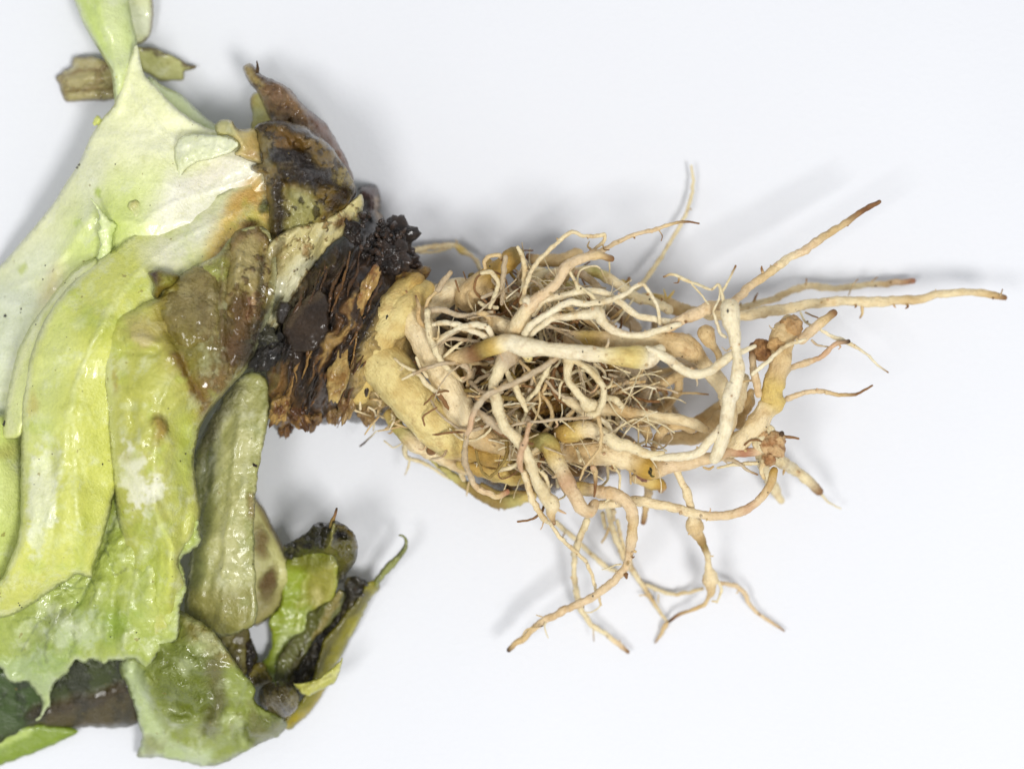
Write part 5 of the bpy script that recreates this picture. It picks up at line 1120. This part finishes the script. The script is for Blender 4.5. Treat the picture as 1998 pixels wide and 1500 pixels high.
for i, (x, y, rr_) in enumerate([(1700, 560, 80), (1740, 620, 76), (1660, 600, 60), (1680, 700, 56), (1640, 520, 40), (1760, 560, 50)]):
    blob('root_gall', 1080 + x / 3.996, 720 + y / 3.996, 246 + 4 * (i % 3), rr_ / 4, rr_ / 4.6, rr_ / 4.4, 30 * i, (214, 180, 132), r34, M_ROOT, 0.45, 1.9, 850 + i, 0.8, (170, 124, 80), 20, 13)
fine(r34, S_((1770, 540, 256, 14), (1780, 500, 262, 18, 'dark')), 'brown'); fine(r34, S_((1790, 525, 252, 12), (1850, 530, 250, 11), (1910, 542, 246, 9)), 'brown')
fine(r34, S_((1640, 720, 240, 26), (1620, 790, 240, 18), (1640, 850, 236, 14)), 'cream', tip='tan')
fine(r34, S_((1320, 700, 240, 16), (1420, 720, 238, 16), (1520, 790, 230, 11), (1590, 822, 224, 7)), 'grey', tip='brown'); fine(r34, S_((1280, 770, 220, 10), (1400, 745, 224, 14), (1530, 735, 228, 18), (1620, 730, 230, 16)), 'pale')
fine(r34, S_((1490, 590, 262, 8), (1530, 560, 264, 8), (1580, 550, 264, 9), (1640, 570, 262, 7)), 'brown')
fine(r34, S_((310, 770, 300, 26, 'rose'), (325, 800, 300, 20, 'tan'), (325, 900, 296, 14), (318, 990, 286, 9)), 'brown')
fine(r34, S_((1170, 765, 258, 9), (1210, 778, 260, 10), (1245, 760, 260, 9)), 'tan')
# roots hanging below the ball
r40 = root(S_((200, 920, 230, 46, 'gold'), (330, 950, 244, 50, 'pink'), (460, 965, 252, 50, 'pink'), (560, 1015, 254, 48, 'pink'), (612, 1100, 250, 45, 'pink'), (618, 1220, 240, 43, 'tan'), (598, 1350, 226, 42, 'pink')) + T_((712, 300, 206, 23), (690, 380, 192, 24), (640, 450, 180, 25), (550, 525, 164, 23), (430, 590, 146, 22), (320, 640, 130, 21), (230, 690, 118, 20), (140, 760, 104, 19, 'tan'), (70, 820, 94, 17, 'tan'), (36, 850, 90, 13, 'dark')), 'pink', lump=0.09, wig=1.3)
lab(r40, 'long tan root bending down and back to the lower edge')
fine(r40, T_((240, 700, 130, 6), (236, 720, 128, 5), (245, 760, 116, 4), (256, 782, 110, 3)), 'pale'); fine(r40, T_((220, 664, 140, 4), (190, 655, 146, 3)), 'tan'); fine(r40, T_((225, 715, 136, 4, 'dark'), (170, 725, 130, 4), (130, 740, 126, 5), (115, 765, 118, 4)), 'tan')
fine(r40, T_((660, 372, 206, 6), (630, 376, 206, 5), (590, 395, 200, 5), (556, 402, 196, 3)), 'pale'); fine(r40, T_((735, 300, 212, 9), (742, 302, 212, 8)), 'tan'); fine(r40, T_((688, 430, 190, 14), (692, 448, 186, 7)), 'brown')
r41 = root(S_((360, 1060, 200, 36), (500, 1040, 206, 38), (650, 1030, 210, 40), (800, 1050, 212, 40), (950, 1085, 212, 38), (1100, 1120, 212, 37), (1250, 1140, 212, 36, 'pink'), (1400, 1130, 214, 36, 'pink'), (1530, 1080, 216, 35, 'rose'), (1620, 1000, 220, 35, 'pink'), (1690, 890, 226, 32, 'tan'), (1720, 790, 232, 32, 'mustard')), 'cream', lump=0.07)
r42 = root(S_((960, 790, 226, 26), (1020, 920, 216, 31), (1060, 1060, 200, 34), (1085, 1150, 186, 36), (1105, 1225, 174, 68, 'tan'), (1130, 1290, 162, 52, 'tan'), (1165, 1370, 150, 30, 'olive'), (1200, 1450, 136, 28)) + T_((1145, 350, 120, 17), (1152, 400, 110, 24), (1160, 445, 102, 44, 'cream'), (1160, 495, 92, 30, 'tan'), (1155, 550, 74, 14, 'tan'), (1130, 590, 60, 12, 'tan'), (1050, 632, 42, 11, 'tan'), (970, 662, 32, 9, 'brown'), (930, 690, 24, 8, 'dark')), 'cream', lump=0.09)
lab(r42, 'beaded root with two round knots')
fine(r42, T_((925, 690, 22, 9), (905, 718, 18, 15, 'tan'), (880, 765, 12, 11, 'tan'), (850, 812, 8, 3, 'brown')), 'tan')
fine(r42, T_((1205, 470, 100, 9), (1220, 520, 84, 9), (1195, 585, 66, 6)), 'pale'); fine(r42, T_((1195, 580, 66, 6), (1170, 578, 70, 5)), 'pale')
fine(r42, T_((1215, 478, 70, 12), (1290, 488, 46, 13), (1345, 530, 34, 13), (1380, 600, 26, 12), (1440, 660, 20, 10), (1510, 700, 16, 9), (1570, 742, 14, 6)), 'pink', tip='brown')
fine(r42, T_((1115, 508, 40, 10), (1030, 530, 26, 11), (930, 536, 20, 11), (850, 508, 20, 11), (790, 482, 22, 11)), 'pale')
r43 = root(T_((590, 60, 120, 17), (610, 160, 80, 17), (650, 270, 48, 17), (700, 370, 32, 17), (760, 455, 24, 14), (820, 550, 20, 12, 'tan'), (880, 640, 16, 10), (920, 692, 14, 8)), 'pale')
fine(r43, T_((720, 380, 30, 10), (770, 470, 22, 12, 'brown'), (840, 570, 18, 9, 'dark'), (800, 545, 20, 6), (765, 545, 20, 4)), 'tan'); fine(r43, T_((870, 540, 22, 5), (868, 590, 20, 3)), 'pale')
fine(r43, T_((610, 80, 100, 26, 'cream'), (612, 120, 90, 16), (590, 190, 66, 8), (555, 250, 50, 6)), 'tan'); fine(r43, T_((640, 130, 60, 13), (670, 250, 40, 12), (720, 370, 28, 10)), 'pale'); fine(r43, T_((560, 90, 70, 14), (575, 170, 50, 10)), 'pale')
r44 = root(S_((260, 1180, 180, 26), (220, 1290, 160, 26), (160, 1440, 130, 26)) + T_((400, 320, 110, 16), (400, 430, 84, 16), (415, 540, 66, 17), (440, 620, 54, 17), (500, 710, 42, 16), (580, 762, 34, 15), (650, 820, 28, 14, 'pink'), (700, 860, 24, 10, 'brown')), 'pale')
fine(r44, T_((505, 720, 44, 5), (510, 800, 34, 3)), 'pale', tip='brown')
r45 = root(T_((300, 140, 90, 14), (400, 226, 56, 14), (500, 318, 34, 14), (590, 392, 24, 13), (650, 415, 22, 11)), 'pale')
r46 = root(T_((806, -130, 190, 22), (812, -70, 140, 24), (815, -20, 100, 22), (800, 60, 80, 20), (785, 140, 70, 15, 'brown')), 'tan')
fine(r46, S_((640, 850, 170, 40, 'tan'), (760, 885, 156, 46, 'gold'), (845, 905, 150, 44, 'mustard'), (840, 940, 146, 28, 'rose')), 'mustard')
r47 = root(S_((1700, 680, 210, 46), (1790, 730, 180, 46)) + O_((1545, 912, 130, 11), (1570, 932, 100, 10), (1598, 958, 76, 9, 'brown')), 'pale')
fine(r47, O_((1484, 890, 200, 11), (1492, 912, 130, 11), (1500, 930, 90, 11), (1512, 955, 60, 10), (1524, 976, 40, 7)), 'pale'); fine(r47, O_((1602, 964, 70, 3), (1620, 982, 50, 2), (1640, 992, 40, 1.6)), 'pale'); fine(r47, O_((1490, 865, 240, 20), (1500, 840, 236, 14)), 'pale')
# roots in the middle right of the ball
r50 = root(S_((350, 310, 240, 46), (500, 320, 236, 50, 'tan'), (620, 340, 232, 46, 'tan'), (760, 365, 230, 48), (900, 380, 230, 48), (1000, 392, 232, 45), (1100, 432, 236, 40), (1190, 472, 238, 26, 'tan')), 'cream', lump=0.07)
fine(r50, S_((540, 320, 210, 40), (640, 400, 204, 46), (710, 460, 200, 44), (740, 520, 196, 40)), 'tan')
fine(r50, S_((660, 270, 250, 12), (690, 300, 256, 12), (730, 318, 258, 8)), 'brown')
r51 = root(S_((640, 270, 110, 42, 'grey'), (760, 165, 116, 42, 'grey'), (870, 110, 130, 42), (990, 50, 150, 38), (1080, 20, 170, 34)), 'tan', lump=0.1)
fine(r51, S_((985, 70, 130, 30), (965, 170, 120, 36), (905, 265, 110, 30), (830, 330, 100, 28)), 'tan'); fine(r51, S_((985, 190, 140, 10), (1100, 186, 146, 9), (1205, 198, 150, 8)), 'tan', tip='brown')
fine(r51, S_((780, 180, 140, 14), (860, 150, 144, 14), (890, 195, 140, 8)), 'brown')
fine(r51, S_((680, 140, 100, 20), (690, 220, 96, 16), (670, 320, 90, 14)), 'grey'); fine(r51, S_((800, 200, 60, 30), (800, 320, 56, 30), (790, 440, 60, 28)), 'pale'); fine(r51, S_((740, 40, 60, 40), (760, 130, 60, 36)), 'grey'); fine(r51, S_((520, -40, 80, 40), (640, 20, 86, 40), (700, 90, 90, 36)), 'grey'); fine(r51, S_((420, 60, 80, 34), (520, 130, 80, 34), (600, 220, 80, 34)), 'grey')
fine(r51, S_((560, 0, 90, 26), (520, 90, 90, 24), (440, 150, 90, 24)), 'grey'); fine(r51, S_((640, 60, 84, 22), (580, 130, 84, 22), (560, 240, 84, 26)), 'grey'); fine(r51, S_((480, 180, 90, 20), (620, 180, 88, 18), (720, 200, 92, 18)), 'grey')
r52 = root(S_((840, 545, 130, 44), (980, 540, 130, 50), (1120, 535, 134, 46), (1200, 480, 140, 50), (1300, 380, 146, 60)), 'tan', lump=0.08)
r53 = root(S_((780, 620, 180, 30), (820, 530, 200, 32), (880, 465, 210, 36), (980, 445, 216, 32), (1080, 470, 220, 34)), 'tan')
r54 = root(S_((1040, 460, 110, 52), (1160, 400, 106, 56), (1280, 320, 104, 56), (1380, 240, 106, 50)), 'tan', lump=0.07)
r55 = root(S_((1540, 180, 210, 40), (1510, 260, 206, 52), (1470, 350, 200, 50), (1450, 430, 200, 46)), 'tan', lump=0.2)
fine(r55, S_((1440, 110, 260, 10), (1490, 95, 262, 10), (1540, 90, 262, 8)), 'tan'); fine(r55, S_((1430, 300, 220, 60), (1450, 180, 222, 56), (1480, 80, 226, 46)), 'pale')
r56 = root(S_((180, 440, 200, 36), (300, 380, 206, 40), (400, 330, 210, 40)), 'pale')
fine(r56, R_((1600, 220, 280, 26), (1680, 240, 284, 28), (1730, 290, 280, 26)), 'pale'); fine(r56, S_((90, 230, 270, 34), (180, 290, 274, 36), (250, 340, 270, 30)), 'cream')
fine(r56, S_((740, 470, 250, 6), (720, 600, 246, 6)), 'tan'); fine(r56, S_((700, 600, 260, 6), (780, 610, 262, 5)), 'brown')
# lower left side of the ball
r60 = root(R_((-80, 360, 150, 50, 'gold'), (0, 470, 156, 60, 'green'), (110, 570, 158, 64, 'cream'), (230, 640, 156, 64, 'cream'), (350, 705, 152, 56, 'cream'), (470, 760, 148, 44, 'tan'), (560, 800, 146, 36)), 'cream', lump=0.08)
r61 = root(R_((500, 640, 196, 60, 'mustard'), (600, 660, 204, 76, 'mustard'), (720, 690, 206, 76, 'mustard'), (830, 695, 202, 66, 'gold'), (930, 690, 196, 46, 'mustard')), 'mustard', lump=0.14)
r62 = root(R_((480, 740, 176, 44, 'gold'), (600, 775, 184, 54, 'mustard'), (740, 820, 186, 56, 'gold'), (870, 850, 184, 54, 'gold'), (990, 840, 180, 44, 'gold'), (1080, 830, 170, 40, 'olive')), 'gold', lump=0.09)
r63 = root(R_((330, 770, 90, 26), (430, 840, 80, 34, 'green'), (560, 920, 70, 46, 'olive'), (680, 990, 66, 56, 'olive'), (780, 1035, 62, 52, 'olive'), (900, 1010, 66, 46, 'green'), (1030, 985, 80, 40, 'gold')), 'green', lump=0.12)
fine(r63, R_((640, 900, 90, 18), (760, 960, 88, 18), (900, 960, 90, 16), (1040, 960, 94, 16)), 'olive'); fine(r63, R_((180, 640, 90, 14), (300, 760, 80, 16), (420, 830, 76, 16), (520, 880, 74, 14)), 'green'); fine(r63, R_((420, 700, 130, 18), (470, 800, 120, 20), (500, 860, 110, 16)), 'pale'); fine(r63, R_((740, 1030, 50, 14), (765, 1090, 40, 6)), 'olive'); fine(r63, R_((540, 880, 90, 10), (520, 985, 80, 5)), 'tan')
fine(r60, R_((290, 670, 190, 10), (350, 690, 194, 10), (430, 680, 190, 8)), 'cream'); fine(r60, R_((70, 350, 250, 10), (110, 460, 240, 18), (155, 560, 226, 12)), 'pale')
fine(r60, R_((60, 690, 80, 16), (160, 720, 70, 16), (260, 770, 64, 14), (360, 840, 60, 12), (470, 880, 60, 10)), 'pale')
for pts in (R_((50, 590, 110, 30), (40, 660, 90, 18), (70, 710, 80, 10), (60, 780, 70, 8), (40, 825, 60, 4)), R_((-300, 310, 140, 8), (-260, 380, 120, 7), (-250, 430, 110, 5, 'dark')), R_((-120, 560, 110, 6), (-40, 610, 110, 6), (60, 540, 120, 6)), R_((-310, 600, 90, 7, 'dark'), (-270, 570, 100, 7, 'dark'), (-180, 480, 120, 5))):
    fine(r60, pts, 'pale')
for i in range(46):     # rootlet stubs and hairs where the roots leave the crown
    x = random.uniform(670, 790); y = 770 + (x - 670) * 0.42 + random.uniform(-34, 22)
    a = random.uniform(0, 2 * math.pi); L = random.uniform(14, 46); z = random.uniform(110, 190)
    hairs = globals().setdefault('hairs', []); tube('rootlet', [(x, y, z, random.uniform(2.0, 4.0)), (x + L * .5 * math.cos(a) + random.uniform(-6, 6), y + L * .5 * math.sin(a), z + random.uniform(0, 20), 2.2), (x + L * math.cos(a), y + L * math.sin(a), z + random.uniform(-30, 10), 1.2)], random.choice(['pale', 'cream', 'tan', 'white']), collect=hairs)
hr = emit_collected('root_hairs', hairs, r60)
hr['kind'] = 'stuff'
# tangle of thin roots filling the ball
mass = []
for i in range(26):     # stouter roots inside
    t = random.random() * 2 * math.pi; rr_ = math.sqrt(random.random())
    x = 1050 + 150 * rr_ * math.cos(t); y = 735 + 150 * rr_ * math.sin(t); z = random.uniform(110, 215)
    h = random.uniform(0, 2 * math.pi); curl = random.uniform(-0.4, 0.4); rad = random.uniform(7, 13); pts = []
    for k in range(4):
        pts.append((x, y, z, rad * random.uniform(0.8, 1.2), random.choice(['tan', 'mustard', 'brown', 'olive', 'grey'])))
        h += curl; x += 36 * math.cos(h); y += 36 * math.sin(h); z += random.uniform(-16, 16)
    tube('root', pts, 'tan', parent=plant, lump=0.14)
for i in range(230):
    t = random.random() * 2 * math.pi; rr_ = math.sqrt(random.random())
    x = 1060 + 170 * rr_ * math.cos(t); y = 730 + 170 * rr_ * math.sin(t) + (20 if x > 1060 else -10)
    z = random.uniform(120, 285)
    h = random.uniform(0, 2 * math.pi); curl = random.uniform(-0.5, 0.5); L = random.uniform(20, 36); rad = random.uniform(2.0, 5.6)
    pts = []
    for k in range(random.randint(4, 7)):
        pts.append((x, y, z, rad * (1 - 0.08 * k)))
        h += curl * 1.3 + random.uniform(-0.2, 0.2); x += L * math.cos(h); y += L * math.sin(h); z = min(290, max(60, z + random.uniform(-24, 24)))
        if ((x - 1070) / 230) ** 2 + ((y - 740) / 210) ** 2 > 1:
            h += 1.2
    tube('rootlet', pts, random.choice(['grey', 'pale', 'tan', 'pale', 'white', 'brown'] if x > 1060 else ['grey', 'grey', 'tan', 'pale', 'brown', 'olive']), lump=0.08, collect=mass)
for i in range(40):     # looser net of roots low at the right of the ball
    x = random.uniform(1150, 1310); y = random.uniform(690, 800); z = random.uniform(16, 90)
    h = random.uniform(0, 2 * math.pi); curl = random.uniform(-0.4, 0.4); rad = random.uniform(3.5, 7.5); pts = []
    for k in range(4):
        pts.append((x, y, z, rad)); h += curl; x += 28 * math.cos(h); y += 28 * math.sin(h)
    tube('rootlet', pts, random.choice(['grey', 'tan', 'grey']), lump=0.08, collect=mass)
for i in range(130):    # hair-fine roots over the face of the ball
    t = random.random() * 2 * math.pi; rr_ = math.sqrt(random.random())
    x = 1080 + 210 * rr_ * math.cos(t); y = 735 + 190 * rr_ * math.sin(t); z = random.uniform(170, 310)
    h = random.choice([0, math.pi]) + random.gauss(0, 0.7); curl = random.uniform(-0.22, 0.22); L = random.uniform(10, 20); pts = []
    for k in range(random.randint(5, 9)):
        pts.append((x, y, z, 1.9 - 0.15 * k)); h += curl; x += L * math.cos(h); y += L * math.sin(h); z = min(320, max(80, z + random.uniform(-16, 16)))
    tube('rootlet', pts, random.choice(['pale', 'white', 'pale', 'grey']), lump=0.05, collect=mass)
tg = emit_collected('fine_root_tangle', mass, plant)
tg['kind'] = 'stuff'
lab(tg, 'dense tangle of thin roots inside the ball')

# short lateral stubs and broken rootlets along the longer roots
stubs = []
for c, r, k in AXES:
    L = np.linalg.norm(np.diff(c, axis=0), axis=1).sum()
    for _ in range(int(L / 75)):
        i = random.randrange(1, len(c) - 1)
        d = c[i + 1] - c[i - 1]; d = d / (np.linalg.norm(d) + 1e-9)
        v = np.array([random.gauss(0, 1), random.gauss(0, 1), abs(random.gauss(0, 0.7))]); v = v - d * v.dot(d); v /= np.linalg.norm(v) + 1e-9
        rr_ = random.uniform(0.9, 2.2) * (1 if r[i] < 8 else 1.25); ln = random.choice([2, 2, 3, 4, 6, 9, 18]) * random.uniform(0.7, 1.3)
        p0 = c[i] + v * r[i] * 0.8; p1 = c[i] + v * (r[i] + ln * 0.6) + d * ln * 0.2; p2 = c[i] + v * (r[i] + ln) + d * ln * random.uniform(-0.5, 0.5)
        tn_ = random.choice(['tan', 'brown', 'rose', 'grey'])
        tube('stub', [(*p0, rr_ * 1.4, 'tan'), (*p1, rr_, tn_), (*p2, rr_ * 0.5, tn_)], collect=stubs)
sb = emit_collected('rootlet_stubs', stubs, plant)
sb['kind'] = 'stuff'
lab(sb, 'short broken rootlet stubs along the roots')

# ------------------------------------------------------------------ loose scraps
def scrap(label, cat, outline, ctrl, base, paint, **k):
    xs = [p[0] for p in outline]; ys = [p[1] for p in outline]
    o = sheet('leaf_scrap', outline, ctrl, base, paint, **k)
    o['label'] = label
    o['category'] = cat
    return o


scrap('brown dried midrib scrap on the paper, left of the pale leaf strip', 'leaf scrap',
      [(109, 152), (122, 140), (139, 131), (143, 113), (170, 110), (200, 114), (228, 130), (244, 160), (232, 190), (214, 197), (170, 198), (128, 197), (120, 182), (116, 166)],
      [(110, 152, 22), (145, 115, 30), (220, 130, 44), (130, 195, 14), (220, 194, 20), (170, 150, 46)], (178, 168, 128),
      [('l', ([(115, 152), (160, 134), (230, 136)], 4), (120, 98, 66), 0.7, 0.9), ('l', ([(125, 178), (180, 176), (226, 172)], 4), (128, 108, 74), 0.7, 0.9), ('n', (16, 0.2), (146, 128, 90), 0.7, 0.4, 0.3)],
      roll=(12, 12), wrinkle=(4, 20), jag=2, step=4, rimcol=((120, 92, 58), 4, 0.7), ridges=[([(118, 160), (240, 150)], 8, 8), ([(125, 182), (226, 178)], 4, -5)])
scrap('thin olive scrap with dark upper edge, on the paper right of the pale leaf strip', 'leaf scrap',
      [(262, 96), (280, 92), (300, 93), (324, 104), (346, 114), (366, 126), (384, 131), (374, 138), (360, 140), (358, 154), (340, 158), (318, 160), (296, 150), (272, 130)],
      [(265, 100, 40), (300, 95, 44), (380, 130, 26), (350, 155, 16), (300, 145, 24)], (196, 196, 146),
      [('l', ([(280, 92), (330, 107), (382, 131)], 4), (92, 76, 44), 0.85, 0.8), ('e', (366, 128, 14, 6, 20), (84, 60, 36), 0.8, 0.6), ('n', (20, 0.3), (168, 164, 108), 0.5, 0.4)],
      roll=(8, 9), wrinkle=(3, 24), jag=2, step=4, rimcol=((130, 108, 68), 3, 0.5))

# soil grains lying on leaves, roots and paper
V, F = [], []
def grain(x, y, z, r_):
    base = len(V)
    q = [(1, 0, 0), (0, 1, 0), (-1, 0, 0), (0, -1, 0), (0, 0, 1), (0, 0, -1)]
    for d in q:
        k = r_ * random.uniform(0.6, 1.3)
        V.append(tuple(to_world(np.array(x + d[0] * k), np.array(y + d[1] * k), np.array(z + d[2] * k))))
    for f in ((0, 1, 4), (1, 2, 4), (2, 3, 4), (3, 0, 4), (1, 0, 5), (2, 1, 5), (3, 2, 5), (0, 3, 5)):
        F.append(tuple(base + i for i in f))


dg = bpy.context.evaluated_depsgraph_get()
def drop(x, y, r_, listed=False):
    cam_p = Vector((0, 0, H * S))
    tgt = Vector(to_world(np.array(float(x)), np.array(float(y)), np.array(0.0)))
    ok, loc, *_ = scene.ray_cast(dg, cam_p, (tgt - cam_p).normalized())
    if ok:
        z = loc.z / S
        if z > 12 or listed:
            grain(x, y, z + r_ * 0.3, r_)
dg.update()
for x, y, r_ in ((10, 617, 4), (8, 828, 5), (9, 824, 4), (497, 908, 3.5), (500, 909, 3.5), (494, 906, 3), (41, 603, 2.5), (40, 610, 2), (155, 322, 3), (151, 328, 3), (88, 518, 2), (84, 545, 2), (1420, 607, 4), (1310, 640, 2), (70, 633, 2), (200, 905, 2.5),
                 (362, 885, 2.5), (352, 900, 2.5), (1157, 1163, 2.5), (1104, 1052, 2), (1030, 700, 2), (38, 1180, 2), (42, 1184, 2), (36, 1176, 1.6)):
    drop(x, y, r_, True)
for i in range(36):
    drop(random.uniform(900, 1500), random.uniform(520, 980), random.uniform(1.2, 2.6))
for i in range(50):
    drop(random.uniform(60, 520), random.uniform(300, 1300), random.uniform(0.9, 1.8))
so = emit('soil_grains', np.array(V), F, np.tile(lin((34, 26, 20)), (len(V), 1)), np.ones(len(V)), M_CROWN, None, smooth=False)
so['kind'] = 'stuff'
so['label'] = 'tiny dark soil grains stuck to the leaves and roots'
so['category'] = 'soil'
